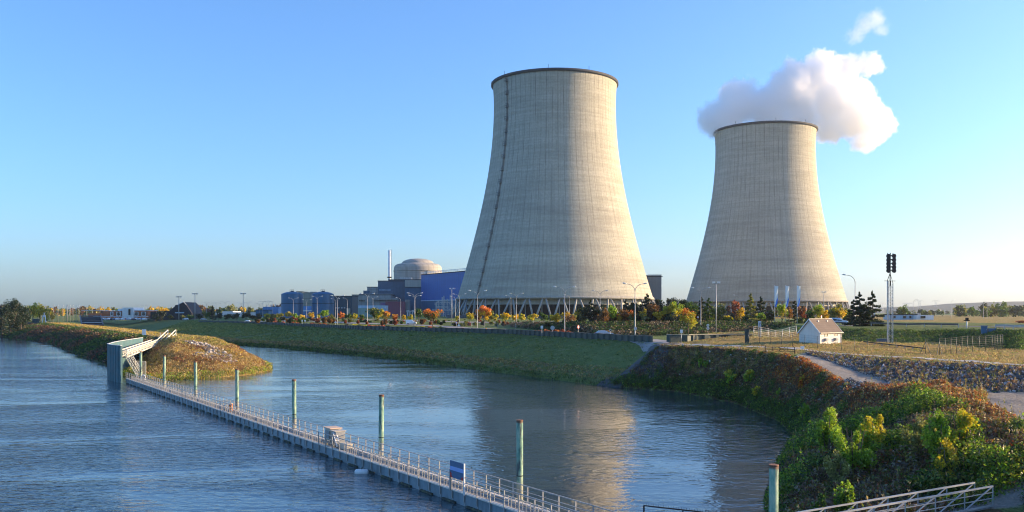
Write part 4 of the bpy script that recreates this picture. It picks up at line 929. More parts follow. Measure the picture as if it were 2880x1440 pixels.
lamps = [('d',824.8,838,898,'in front of the left blue storage tank'),('r',790,845,893,'on the left edge of the left blue tank, one arm pointing right'),('d',862.5,842.7,898,'between the two blue tanks'),('d',891.9,833,899,'in front of the left part of the right blue tank'),
 ('s',901.7,841.5,891,'single-armed, in front of the middle of the right blue tank'),('s',836,845,895,'single-armed, just right of the double lamp before the left tank'),('d',943,840,895,'shorter one just left of the taller lamp by the teal shed'),('d',949.2,831,913,'tall, standing right behind the flood wall by the teal shed'),
 ('s',977,838,893,'single-armed, at the right end of the teal shed'),('d',1033,825.5,903.6,'in front of the left end of the long grey service building'),('d',1049,835,898,'behind the green-yellow tree by the grey service building'),('s',1127,836.5,905,'single-armed, in front of the dull red building'),
 ('d',1166.4,824,914.8,'front one of two in line right of the dull red building'),('d',1166.9,831,908,'rear one of two in line right of the dull red building'),('s',1281,833.7,906,'single-armed, at the left foot of the idle tower'),('d',1291.6,826.7,906.4,'at the lower left edge of the idle tower, by the red round sign'),
 ('d',1342.7,817,923,'beside the tall orange-red maple'),('d',1452.6,825,918,'in front of the left half of the idle tower legs'),('s',1437,831,900,'single-armed, just left of a double lamp before the tower legs'),('d',1588,806,938,'tall and bright, by the orange shrubs in front of the idle tower'),
 ('s',1602,829,905,'single-armed, right behind the tall lamp by the orange shrubs'),('d',1688,817,927.5,'in front of the sunlit base of the idle tower'),('d',1786,796.8,942.8,'tallest, in front of the right edge of the idle tower'),('d',1971,809,937,'at the lower left edge of the steaming tower'),
 ('s',2081,829.5,909,'single-armed, above the dark red tree'),('s',2405,772,912,'tall single-armed, against the bright sky by the two black pines'),('r',2570,841,905,'small single-armed, over the flat-roofed offices'),('r',2675,843.5,900,'small single-armed, before the hill, right of the offices'),
 ('r',2766,846,900,'small single-armed, farther right before the hill'),('r',2776,849,899,'small single-armed, rightmost before the hill'),('d',581,850,898.8,'just right of the black roofed building'),('d',633,848,899,'above the dark trees left of the twin floodlight mast'),('d',678,851,899,'left of the tall floodlight mast'),('d',697,849,899,'right of the tall floodlight mast'),
 ('d',739,848,899,'before the light blue building'),('s',766,846,899,'single-armed, left of the blue storage tanks'),('d',281,858,895,'above the brick offices, right one of a close pair'),('d',260,860,895,'above the brick offices, left one of a close pair'),('s',112,856,896,'single-armed, above the yellow trees at far left'),('d',729,853,899,'small, behind the low light blue building'),
 ('d',243,862,894,'left of the close pair above the brick offices'),('d',195,864,893,'far left, among the pale trees'),('d',445,860,896,'above the trees left of the black roofed building')]
for k, u, vt, vb, d in lamps: lampat(k, u, vt, vb, ('double-armed lamp ' if k == 'd' else 'lamp, ') + d, rz=R(random.uniform(-12, 12)))
# small slender far posts of the left car park
sp0 = None
for i, u in enumerate([106,109,116,128,138,151,163,177,188,190,197,205,214,222]):
    x, y = XY(u, 640+12*(i%4)); h_ = 10.5+(i*37%5)
    if sp0 is None: sp0 = empty('slender_post', (x,y,7)); MB().tube([(0,0,-1),(0,0,11)],[0.16,0.12],6).build('shaft', M_LAMP, sp0); MB().box(-0.4,-0.2,10.9,0.4,0.2,11.1).build('head', M_HEAD, sp0); o_ = sp0
    else: o_ = copy_tree(sp0, (x,y,7))
    tag(o_, 'slender pale post in the dense row before the pale trees at far left', 'post', 'slender posts in the far left car park')
def floodmast(u, vt, y, ring, label):
    x, yy = XY(u, y); zt_ = PY(u, vt, y)[2]; t = empty('floodlight_mast', (x, yy, 8.5)); h_ = zt_-8.5
    MB().tube([(0,0,-1),(0,0,h_)], [0.32,0.16], 10).build('pole', M_LAMP, t); MB().lathe([(0.2,h_-0.3),(1.6,h_-0.15),(1.6,h_+0.1),(0.2,h_+0.2)], 14).build('head_ring', M_DARK, t)
    for k in range(ring): a_ = 2*math.pi*k/ring; MB().box(-0.35,-0.3,-0.35,0.35,0.3,0.35).build('floodlight', M_HEAD, t, (1.7*math.cos(a_), 1.7*math.sin(a_), h_-0.1))
    tag(t, label, 'floodlight mast', 'tall floodlight masts')
floodmast(503, 834.5, 640, 6, 'tall floodlight mast rising behind the black roofed building'); floodmast(548.3, 826, 640, 6, 'tall floodlight mast right of the black roofed building'); floodmast(684, 825.5, 620, 8, 'tallest floodlight mast, with a big head, left of the light blue building')
def floodpole(u, vt, vb, label, h_=12.5):
    y = h_*F/(vb-vt); x, yy = XY(u, y); t = empty('floodlight_pole', (x, yy, hgt(x, y))); h_ = PY(u, vt, y)[2]-hgt(x, y)
    MB().tube([(0,0,-0.5),(0,0,h_)], [0.15,0.1], 10).build('pole', M_LAMP, t); MB().bar((-0.6,0,h_),(0.6,0,h_),0.1).build('crossbar', M_LAMP, t)
    for s in (-0.6,0.6): MB().box(-0.32,-0.25,-0.2,0.32,0.25,0.25).build('floodlight', M_HEAD, t, (s,0,h_+0.2))
    tag(t, label, 'floodlight pole')
floodpole(1270.6, 813, 907.8, 'floodlight pole with two lamps, in front of the blue hall beside the switchyard', 13); floodpole(2014.4, 797, 951.6, 'floodlight pole in front of the left part of the steaming tower', 13); floodpole(2317, 822.5, 905, 'floodlight pole behind the yellow tree near the right foot of the steaming tower', 13)
# flags
M_FLAG = None
m, nt, out = new_mat('banner_cloth'); b = N(nt, 'ShaderNodeBsdfPrincipled', i_Roughness=0.8); L(nt, b.outputs[0], out.inputs[0])
s_ = N(nt, 'ShaderNodeSeparateXYZ'); L(nt, N(nt, 'ShaderNodeTexCoord').outputs['Object'], s_.inputs[0])
w_ = math_n(nt, 'ADD', math_n(nt, 'MULTIPLY', s_.outputs[0], 1.6), math_n(nt, 'MULTIPLY', s_.outputs[2], -0.55)); w_ = math_n(nt, 'ADD', w_, math_n(nt, 'MULTIPLY', noise_n(nt, mapping(nt, s_.outputs[0].node.inputs[0].links[0].from_socket, (3,1,0.8)), 1.0, 3), 1.0))
c = ramp(nt, math_n(nt, 'MULTIPLY_ADD' if False else 'ADD', math_n(nt, 'MULTIPLY', w_, 0.2), 0.72), [(0.0, (0.82,0.82,0.8)), (0.24, (0.82,0.82,0.8)), (0.28, (0.05,0.25,0.75)), (0.45, (0.02,0.08,0.5)), (0.9, (0.02,0.07,0.45))]); L(nt, c, b.inputs['Base Color']); M_FLAG = m
for i, (u, d) in enumerate(((2182,'leftmost'),(2213,'middle'),(2245,'rightmost'))):
    y = 262; x, yy = XY(u-3, y); t = empty('banner_flag', (x, yy, 9.8)); tag(t, d + ' of the three tall narrow white and blue banner flags before the steaming tower', 'flag', 'tall banner flags')
    MB().tube([(0,0,-0.5),(0,0,10.9)],[0.1,0.07],10).build('pole', M_WHITE, t); MB().bar((0,0,10.85),(0.95,0,10.75),0.06).build('top_bar', M_LAMP, t)
    vs = []; fs = []
    for k in range(15):
        z = 10.75-k*0.43; w2 = 0.95-0.02*k - (0.35*(k-11)/4 if k > 11 else 0)
        for j in range(5): vs.append((0.06+w2*j/4, 0.10*math.sin(j*1.3+k*0.6+i), z - 0.12*j/4))
    for k in range(14):
        for j in range(4): a_ = k*5+j; fs.append((a_, a_+1, a_+6, a_+5))
    MB().add(vs, fs, True).build('cloth', M_FLAG, t)
# signs
M_RED = mat('sign_red', (0.55,0.04,0.03), 0.4); M_SIGNW = mat('sign_white', (0.78,0.78,0.76), 0.4, var=0.04); M_BACK = mat('sign_back', (0.40,0.42,0.44), 0.5, 0.3)
def sign(u, vc, vb, shape, label, w=0.75, ring=None, face=None, y=None, twin=False, rz=0.0, red=False):
    if y is None:                                 # depth where the picture's foot of the post meets the ground
        y = 60.0
        for _k in range(2400):
            x0_, y0_ = XY(u, y)
            if PY(u, vb, y)[2] <= hgt(x0_, y0_): break
            y += 0.5
    x, yy = XY(u, y); zg = hgt(x, yy); zc = PY(u, vc, y)[2] - zg
    t = empty('road_sign', (x, yy, zg), rz); MB().tube([(0,0.05,-0.3),(0,0.05,max(zc,0.6))], 0.04, 8).build('post', M_GALV, t)
    def disc(z, rr, mm, nm, yo, m_=20):
        MB().add([(rr*math.cos(2*math.pi*k/m_), yo, z+rr*math.sin(2*math.pi*k/m_)) for k in range(m_)] + [(rr*math.cos(2*math.pi*k/m_), yo+0.02, z+rr*math.sin(2*math.pi*k/m_)) for k in range(m_)], [tuple(range(m_)), tuple(reversed(range(m_, 2*m_)))] + [((k+1)%m_, k, m_+k, m_+(k+1)%m_) for k in range(m_)]).build(nm, mm, t)
    for dz in ((0, -w*1.1) if twin else (0,)):
        if shape == 'round':
            disc(zc+dz, w/2, ring or M_BACK, 'disc', -0.02)
            if ring is not None: disc(zc+dz, w*0.34, face or M_SIGNW, 'face', -0.045)
        elif shape == 'tri': MB().add([(-w/2,-0.02,zc-w*0.4),(w/2,-0.02,zc-w*0.4),(0,-0.02,zc+w*0.45),(-w/2,0,zc-w*0.4),(w/2,0,zc-w*0.4),(0,0,zc+w*0.45)],[(0,1,2),(5,4,3),(0,3,4,1),(1,4,5,2),(2,5,3,0)]).build('plate', M_SIGNW, t)
        else: MB().box(-w/2,-0.03,zc-w*shape/2,w/2,0.0,zc+w*shape/2).build('plate', face or M_SIGNW, t)
    tag(t, label, 'road sign'); return t
sign(1284,907.5,921,'round','round red sign with white bar at the lower left foot of the idle tower',0.9,M_RED,M_SIGNW,y=322); sign(1290.5,914,924,'tri','small white triangular sign in the orange shrubs left of the tall maple',0.9,y=277)
sign(1524,920,934,1.1,'small white rectangular sign on the wall left of the orange shrubs before the idle tower',0.6,y=222); sign(1554,922,935,'round','round grey back of a sign among the orange shrubs',1.05,y=222)
sign(1626.5,919.5,949,'round','narrow red and white round sign just right of the orange shrubs',0.85,M_RED,M_SIGNW,rz=R(55)); sign(1716.5,929,951,'round','small round white sign with dark centre, mid-way along the wall',0.5,M_SIGNW,M_DARK)
sign(1787,924,943,'round','large round grey sign back behind the tallest lamp',0.75,y=205); sign(1963,892,911,'round','round red and white sign by the left foot of the steaming tower',0.75,M_RED,M_SIGNW,y=262)
sign(1991,915,940,'round','post with two round white signs, one over the other',0.62,M_SIGNW,M_BACK,twin=True); sign(1916.6,932,964,1.3,'small white rectangular sign on a thin post before the green wall',0.5)
sign(2310,891,905,'round','red round sign just above the ridge of the white house',0.8,M_RED,M_SIGNW,y=222,rz=R(50)); sign(2455,884,912,1.3,'pale rectangular sign in front of the right black pine',1.0,y=212)
sign(801,902.5,908,0.8,'little white sign at the left end of the red shrubs',0.6,y=wall_y(801)+6); sign(850,902,911,1.2,'small white sign right of the red shrub strip, left of the tanks',0.6,y=wall_y(850)+6); sign(858,902,909,1.0,'pale marker board below the gap between the tanks',0.7,y=wall_y(858)+9); sign(943.5,905,910,'tri','white triangular sign beside the tall lamp by the teal shed',1.0,y=wall_y(943)+9)
sign(451,936.5,949,'tri','slim white marker post on the island crest',0.3,y=240)
x, y = XY(405, 262); t = empty('white_board', (x, y, hgt(x, y)), R(10)); MB().box(-0.55,-0.04,0.05,0.55,0.04,1.75).build('board', M_SIGNW, t); MB().bar((-0.45,0.08,-0.3),(-0.45,0.08,1.5),0.08).build('post', M_GALV, t); MB().bar((0.45,0.08,-0.3),(0.45,0.08,1.5),0.08).build('post', M_GALV, t); tag(t, 'upright white notice board on the island top behind the sheet-pile wall', 'notice board')
x, y = XY(2136.5, 178); t = empty('information_sign', (x, y, hgt(x, y))); tag(t, 'pale blue information sign on two tall posts beside the green cabinet', 'sign'); zc = PY(2136, 911, 178)[2]-hgt(x, y)
for s in (-0.18,0.18): MB().bar((s,0,-0.3),(s,0,zc),0.07).build('post', M_GALV, t)
MB().box(-0.28,-0.06,zc-0.5,0.28,-0.04,zc+0.55).build('board', M_PALEB, t); q_ = MB(); q_.bar((-0.1,-0.07,zc-0.2),(0.05,-0.07,zc+0.3),0.06); q_.bar((0.05,-0.07,zc+0.3),(0.15,-0.07,zc+0.05),0.06); q_.bar((-0.15,-0.07,zc-0.3),(0.15,-0.07,zc-0.2),0.06); q_.build('symbol', M_DARK, t)
# green cabinet by the path, marker stone, cabinets on the embankment, camera post
def cabinet(name, u, v, z, w, d, h_, m, label, cat='cabinet', y=None, rz=0.0, part='door'):
    x, yy = (P(u, v, z)[:2] if y is None else XY(u, y)); zg = hgt(x, yy); t = empty(name, (x, yy, zg), rz)
    MB().box(-w/2,-d/2,-0.3,w/2,d/2,h_).build('body', m, t, bevel=0.02); MB().box(-w/2-0.05,-d/2-0.05,h_+0.002,w/2+0.05,d/2+0.05,h_+0.07).build('lid', m, t); MB().box(-w*0.4,-d/2-0.025,0.12,w*0.4,-d/2-0.004,h_*0.9).build(part, m, t); MB().box(w*0.25,-d/2-0.05,h_*0.5,w*0.3,-d/2-0.027,h_*0.6).build('handle', M_GALV, t)
    tag(t, label, cat); return t
cabinet('utility_cabinet',2101,973,7.1,0.72,0.5,2.35,M_SHEET,'tall dark green utility cabinet at the start of the wire fence'); cabinet('roadside_cabinet',2768,926,9.8,0.95,0.6,1.55,M_BLUE_LOW,'tall blue-grey roadside cabinet on the embankment at right'); cabinet('low_cabinet',2790,926,9.8,1.35,0.6,0.62,M_BLUE_LOW,'low blue-grey cabinet beside the tall one on the embankment')
c_ = cabinet('equipment_box',2480,969,7.1,1.55,0.9,0.95,M_STEEL_BLUE,'dark equipment box with a pale end at the foot of the siren mast',part='vent'); MB().box(0.79,-0.4,0.1,1.2,0.4,0.9).build('pale_end', M_CREAM, c_)
cabinet('marker_block',2257,986,7.1,0.45,0.3,0.42,M_WHITE,'small white marker block at the end of the barrier','marker block')
x, y = XY(2719, 185); t = empty('camera_post', (x, y, hgt(x, y))); MB().tube([(0,0,-0.3),(0,0,1.6)],0.12,8).build('post', M_WHITE, t); MB().box(-0.5,-0.25,1.45,0.5,0.25,1.6).build('bracket', M_DARK, t); MB().box(-0.2,-0.3,1.6,0.25,0.2,2.1).build('device', M_DARK, t); tag(t, 'pale post topped by a dark device, left of the tall blue-grey cabinet', 'post')
# white transformer house: long wall faces right towards the sun
C0 = P(2245,974,7.1); Fc = P(2306,976,7.1); E1 = P(2366,974,7.1)
nf = Vector((Fc[0],Fc[1],0)); yl = nf.y + 3.2; pl2 = Vector((XY(2248,yl)[0], yl, 0)); gv_ = (pl2-nf); gl = gv_.length; gd = gv_.normalized(); ld_ = Vector((-gd.y, gd.x, 0)); ld_ = ld_ if ld_.x > 0 else -ld_
k = (2366-U0)/F; ll = (k*nf.y - nf.x)/(ld_.x - k*ld_.y); zg = hgt(nf.x, nf.y)-0.1
t = empty('small_white_house', (nf.x, nf.y, zg), math.atan2(ld_.y, ld_.x)); tag(t, 'small white gabled house with a brown tiled roof and two air conditioners', 'house')
ze = PY(2306, 935.5, nf.y)[2]-zg; mid = nf + gd*gl/2; zr = PY(2276, 899, mid.y)[2]-zg; gl_ = gl; kk = [(0,0),(0,gl_)]
M_WALLH = mat('white_render', (0.74,0.70,0.62), 0.9, var=0.06, scale=0.6, bump=0.2, streak=0.15); M_TILE = clad('brown_roof_tile', (0.17,0.125,0.095), 0.85, 0.3, 0.3, 0.35, 0.4)
MB().add([(0,0,-0.4),(ll,0,-0.4),(ll,gl,-0.4),(0,gl,-0.4),(0,0,ze),(ll,0,ze),(ll,gl,ze),(0,gl,ze),(0,gl/2,zr-0.12),(ll,gl/2,zr-0.12)],[(3,2,1,0),(0,1,5,4),(2,3,7,6),(0,4,8,7,3),(1,2,6,9,5),(4,5,9,8),(6,7,8,9)]).build('wall', M_WALLH, t)
ov = 0.22; sl_ = (zr-ze)/(gl/2); rf = MB()
for sgn, y0, in ((1, -ov), (-1, gl+ov)):
    ym = gl/2; z0 = ze - sl_*ov + 0.02; vs = [(-ov,y0,z0),(ll+ov,y0,z0),(ll+ov,ym,zr),(-ov,ym,zr)]; vs += [(a_,b_,c_+0.12) for a_,b_,c_ in vs]
    rf.add(vs, [(0,1,2,3),(7,6,5,4),(0,4,5,1),(1,5,6,2),(3,7,4,0)])
rf.build('roof', M_TILE, t)
MB().bar((-ov,gl/2,zr+0.14),(ll+ov,gl/2,zr+0.14),0.16,0.08).build('ridge', M_CREAM, t); MB().bar((-ov,-ov-0.06,ze-0.08),(ll+ov,-ov-0.06,ze-0.08),0.14,0.14).build('gutter', M_CREAM, t)
for a_ in (-ov-0.02, ll+ov+0.02):
    MB().bar((a_,-ov,ze-sl_*ov+0.06),(a_,gl/2,zr+0.06),0.05,0.16).build('verge', M_WHITE, t); MB().bar((a_,gl+ov,ze-sl_*ov+0.06),(a_,gl/2,zr+0.06),0.05,0.16).build('verge', M_WHITE, t)
for f_ in (0.30,0.72): yv = gl*0.40; zv = ze+sl_*yv+0.2; MB().box(ll*f_-0.14,yv-0.12,zv-0.1,ll*f_+0.14,yv+0.12,zv+0.06).build('roof_vent', M_SIGNW, t)
for i, f_ in enumerate((0.28,0.74)):
    cx_ = ll*f_; w = MB().box(cx_-0.5,-0.05,ze*0.66,cx_+0.45,0.02,ze*0.90).build('window', M_CREAM, t)
    MB().box(cx_+0.30,-0.07,ze*0.67,cx_+0.43,-0.052,ze*0.89).build('shutter', M_DARK, w); 
    for q_ in range(3): MB().box(cx_-0.46,-0.065,ze*(0.69+0.065*q_),cx_+0.26,-0.053,ze*(0.715+0.065*q_)).build('pane', mat('bronze_glass', (0.22,0.14,0.08), 0.3), w)
    a_ = MB().box(cx_-0.55,-0.42,ze*0.28,cx_+0.15,-0.02,ze*0.50).build('air_conditioner', mat('ac_grey', (0.38,0.38,0.38), 0.5), t); MB().box(cx_-0.45,-0.44,ze*0.30,cx_+0.05,-0.425,ze*0.48).build('grille', M_GREYP, a_)
    MB().bar((cx_-0.3,-0.3,0.05),(cx_-0.3,-0.3,ze*0.28),0.05).bar((cx_-0.05,-0.3,0.3),(cx_+0.4,-0.1,0.05),0.07).bar((cx_+0.1,-0.25,0.1),(cx_+0.35,-0.05,ze*0.28),0.05).build('pipe', M_GALV, t); MB().box(cx_+0.30,-0.04,ze*0.34,cx_+0.46,-0.003,ze*0.48).build('vent', M_DARK, t)
MB().tube([(ll-0.05,-0.1,0),(ll-0.05,-0.1,ze-0.1)],0.05,8).build('downpipe', M_CREAM, t)
# siren mast
ys = 6*F/(968-878); x, y = XY(2501, ys); zg = hgt(x, y); t = empty('siren_mast', (x, y, zg)); tag(t, 'tall steel lattice mast carrying five tiers of black siren horns', 'siren mast')
def zz(v): return PY(2500, v, ys)[2]-zg
hw = 0.52; zt_ = zz(790)
MB().bar((-hw,-0.4,-0.3),(-hw,-0.4,zt_),0.11).build('upright', M_GALV, t); MB().bar((hw,-0.4,-0.3),(hw,-0.4,zt_-0.4),0.11).build('upright', M_GALV, t); MB().bar((0,0.5,-0.3),(0,0.5,zt_),0.11).build('upright', M_GALV, t)
lt = MB(); n_ = int(zt_/0.62)
for k in range(n_):
    z0, z1 = k*0.62, (k+1)*0.62; c3 = [(-hw,-0.4),(hw,-0.4),(0,0.5)]
    for a_ in range(3):
        p_, q_ = c3[a_], c3[(a_+1)%3]
        if k % 2: p_, q_ = q_, p_
        lt.bar((p_[0],p_[1],z0),(q_[0],q_[1],z1),0.05); lt.bar((p_[0],p_[1],z0),(q_[0],q_[1],z0),0.04)
lt.build('lattice', M_GALV, t); MB().bar((0.1,-0.45,-0.2),(0.1,-0.45,zt_),0.06).build('cable_duct', M_DARK, t)
MB().bar((-0.9,0,zt_),(1.15,0,zt_-0.02),0.12,0.08).bar((-hw,-0.4,zt_),(0.15,0,zz(768)),0.08).bar((hw,-0.4,zt_-0.4),(0.15,0,zz(768)),0.06).build('top_bracket', M_DARK, t); MB().bar((0.15,0,zt_-1),(0.2,0,zz(711)),0.13).build('top_pole', M_DARK, t); MB().box(-0.2,-0.1,zz(762),0.1,0.1,zz(756)).build('camera_box', M_DARK, t)
M_HORN = mat('siren_black', (0.015,0.015,0.017), 0.6); cxh = 0.2
hs = [zz(v) for v in (719,730,740.5,750.5,760)]; sc_ = ys/F
for k, z in enumerate(hs):
    z -= 0.05 - 0.0
    for s in (-1,1):
        h_ = MB(); rx = 9.0*sc_
        h_.tube([(cxh+s*0.12,0,z+0.1),(cxh+s*rx*0.55,-0.02,z+0.02),(cxh+s*rx*0.9,-0.05,z-0.05)],[0.09,0.13,0.22],12)
        h_.tube([(cxh+s*rx*0.72,0.25,z+0.05),(cxh+s*rx*0.78,-0.05,z),(cxh+s*rx*0.86,-0.35,z-0.05),(cxh+s*rx*0.9,-0.5,z-0.05)],[0.12,0.30,0.40,0.43],16)
        if k in (0,1,2,3): h_.bar((cxh+s*rx*0.95,-0.05,z),(cxh+s*rx*0.95,-0.05,z-0.8),0.16)
        if k == 0: h_.add([(cxh+s*rx*0.6,-0.05,z+0.25),(cxh+s*rx*1.0,-0.05,z+0.2),(cxh+s*rx*0.85,-0.05,z+0.62),(cxh+s*rx*0.6,0.05,z+0.25),(cxh+s*rx*1.0,0.05,z+0.2),(cxh+s*rx*0.85,0.05,z+0.62)],[(0,1,2),(5,4,3),(0,3,4,1),(1,4,5,2),(2,5,3,0)])
        h_.build('horn', M_HORN, t)
# fences
def wire_fence(pts, h_, label, m=M_SHEET, step=2.6, strut=(), wires=6, name='wire_fence', solid=None, toph=None):
    pl_ = polyline([(p[0], p[1], 0) for p in pts], step); o = Vector((pl_[0].x, pl_[0].y, hgt(pl_[0].x, pl_[0].y))); t = empty(name, o); tag(t, label, 'fence')
    zs_ = [hgt(p.x, p.y) - o.z for p in pl_]
    for p, z in zip(pl_, zs_): MB().tube([(0,0,-0.3),(0,0,h_)],0.038,6).build('post', m, t, (p.x-o.x, p.y-o.y, z))
    w_ = MB()
    for i in range(len(pl_)-1):
        a_ = Vector((pl_[i].x-o.x, pl_[i].y-o.y, zs_[i])); b_ = Vector((pl_[i+1].x-o.x, pl_[i+1].y-o.y, zs_[i+1]))
        for k in range(wires): z = Vector((0,0,0.06+(h_-0.1)*k/(wires-1))); w_.bar(a_+z, b_+z, 0.012)
        n_ = int((b_-a_).length/0.18)
        for k in range(n_): q_ = a_.lerp(b_, k/n_); w_.bar(q_+Vector((0,0,.05)), q_+Vector((0,0,h_-.05)), 0.006)
    w_.build('mesh', m, t)
    for i in strut:
        p = pl_[i]; d_ = (pl_[min(i+1,len(pl_)-1)]-pl_[max(i-1,0)]).normalized()
        for s in (-1,1): MB().bar((p.x-o.x, p.y-o.y, zs_[i]+h_*0.8), (p.x-o.x+s*d_.x*0.9, p.y-o.y+s*d_.y*0.9, zs_[i]-0.1), 0.06).build('strut', m, t)
    return t
def G_(u, v, z=7.1): return P(u, v, z)
wire_fence([G_(2104,974),G_(2168,976),G_(2229,980),G_(2300,985),G_(2366,987),G_(2441,992),G_(2520,995),G_(2603,996),G_(2642,1000)], 2.05, 'dark green wire mesh fence along the near side of the white house compound', strut=(-2,), step=2.9)
wire_fence([G_(2642,1000),G_(2690,996),G_(2735,993),G_(2790,990),G_(2820,985)], 2.3, 'taller wire mesh fence panel catching the sun at the right end of the compound', strut=(0,), wires=9, step=2.0)
wire_fence([G_(2120,966),G_(2180,963),G_(2240,960)], 2.0, 'pale-posted wire fence behind the green cabinet, left of the white house', m=M_GALV)
wire_fence([XY(u, 300) for u in (1290,1400,1500)], 2.0, 'wire fence behind the young trees at the left foot of the idle tower', m=M_GALV, step=5)
# barrier across the ramp
a_ = Vector(P(2152,992,7.1)); b_ = Vector(P(2235,993,7.1)); t = empty('field_barrier', a_); d_ = b_-a_; d_.z = 0; tag(t, 'dark tubular barrier gate with an X brace across the top of the gravel ramp', 'barrier')
MB().tube([(0,0,-0.4),(0,0,1.05)],0.06,8).build('post', M_DARK, t); MB().tube([tuple(d_-Vector((0,0,.4))), tuple(d_+Vector((0,0,.9)))],0.05,8).build('post', M_DARK, t)
for z in (0.25,0.52,0.85): MB().bar(Vector((0,0,z)), d_+Vector((0,0,z)), 0.055).build('rail', M_DARK, t)
for k in (0.25,0.5,0.75): MB().bar(d_*k+Vector((0,0,.25)), d_*k+Vector((0,0,.85)), 0.045).build('upright', M_DARK, t)
MB().bar(d_*0.45+Vector((0,0,.28)), d_*0.68+Vector((0,0,.83)), 0.05).bar(d_*0.68+Vector((0,0,.28)), d_*0.45+Vector((0,0,.83)), 0.05).build('cross_brace', M_DARK, t)
# guard rail on the embankment, lying beam in the compound
gr_ = polyline([PY(u, v, y) for u, v, y in ((2340,917,222),(2450,914,202),(2600,913,196),(2696,915,190))], 4.0); t = empty('guard_rail', gr_[0]); tag(t, 'dark steel guard rail along the embankment road behind the siren mast', 'guard rail')
bm_ = MB()
for p_, q_ in zip(gr_[:-1], gr_[1:]): bm_.bar(Vector((p_.x, p_.y, hgt(p_.x,p_.y)+0.72))-gr_[0], Vector((q_.x, q_.y, hgt(q_.x,q_.y)+0.72))-gr_[0], 0.1, 0.36)
bm_.build('beam', mat('rail_dark', (0.07,0.075,0.08), 0.5, 0.3, var=0.2, scale=0.5), t)
for p_ in gr_: MB().bar((p_.x-gr_[0].x, p_.y-gr_[0].y, hgt(p_.x,p_.y)-gr_[0].z-0.3), (p_.x-gr_[0].x, p_.y-gr_[0].y, hgt(p_.x,p_.y)-gr_[0].z+0.8), 0.12).build('post', M_GALV, t)
gr_ = polyline([PY(u, v, y) for u, v, y in ((2800,922,176),(2850,922,170),(2960,923,160))], 4.0); t = empty('guard_rail', gr_[0]); tag(t, 'pale blue-grey guard rail at the right edge beyond the low cabinet', 'guard rail'); bm_ = MB()
for p_, q_ in zip(gr_[:-1], gr_[1:]): bm_.bar(Vector((p_.x, p_.y, hgt(p_.x,p_.y)+0.7))-gr_[0], Vector((q_.x, q_.y, hgt(q_.x,q_.y)+0.7))-gr_[0], 0.1, 0.34)
bm_.build('beam', M_GALV, t)
for p_ in gr_: MB().bar((p_.x-gr_[0].x, p_.y-gr_[0].y, hgt(p_.x,p_.y)-gr_[0].z-0.3), (p_.x-gr_[0].x, p_.y-gr_[0].y, hgt(p_.x,p_.y)-gr_[0].z+0.8), 0.12).build('post', M_GALV, t)
a_ = Vector(G_(2430,974)); b_ = Vector(G_(2602,984)); a_.z = hgt(a_.x,a_.y)+0.3; b_.z = hgt(b_.x,b_.y)+0.3; t = empty('pipe_run', a_); MB().bar((0,0,0), b_-a_, 0.3, 0.14).build('pipe', M_DARK, t); tag(t, 'dark low pipe lying across the dry compound grass', 'pipe')
for k in range(8): q_ = (b_-a_)*(k+0.5)/8; MB().box(q_.x-0.1,q_.y-0.1,q_.z-0.4,q_.x+0.1,q_.y+0.1,q_.z-0.08).build('support', M_GALV, t)
# dark intake structure at the far end of the canal
pr = [PY(225,890,585), PY(283,890,585), PY(290,915,560), PY(230,915,560)]; t = empty('intake_structure', pr[0]); o = Vector(pr[0]); tag(t, 'dark stepped water intake structure on the far grass slope behind the island', 'intake')
MB().add([Vector(p_)-o for p_ in pr]+[Vector(p_)-o-Vector((0,-3,3)) for p_ in pr], [(0,1,2,3),(7,6,5,4),(0,4,5,1),(1,5,6,2),(2,6,7,3),(3,7,4,0)]).build('slope_plate', M_DARK, t)
for k in range(5):
    f_ = k/4; p_ = Vector(pr[0]).lerp(Vector(pr[3]), f_)-o; q_ = Vector(pr[1]).lerp(Vector(pr[2]), f_)-o; MB().bar(p_+Vector((0,0,.4)), q_+Vector((0,0,.4)), 0.5).build('beam', M_LADDER if k != 3 else M_GALV, t)
for s_2 in (0,1): MB().bar(Vector(pr[s_2])-o+Vector((0,0,.5)), Vector(pr[3-s_2])-o+Vector((0,0,.5)), 0.7).build('side_beam', M_LADDER, t)
x, y = XY(124, 560); t = empty('white_tripod', (x, y, 6.6)); tag(t, 'small white A-frame at the far end of the island crest, by the dark trees', 'frame')
for s in (-1,1): MB().bar((s*1.2,0,-0.5),(s*0.6,0,4.5),0.4).build('leg', M_WHITE, t)
MB().box(-0.8,-0.3,3.4,0.8,0.3,4.4).build('crossbeam', M_WHITE, t); MB().bar((0,0,4.4),(0,0,6.2),0.3).build('spike', M_WHITE, t)
x, y = XY(101, 570); t = empty('dark_container', (x, y, 6.8)); MB().box(-1.6,-1,-0.4,1.6,1,2.1).build('body', M_SHEET, t); MB().box(-0.5,-1.05,0,0.5,-1.003,1.9).build('door', M_SHEET, t); tag(t, 'dark green container beside the trees at the far left', 'container')
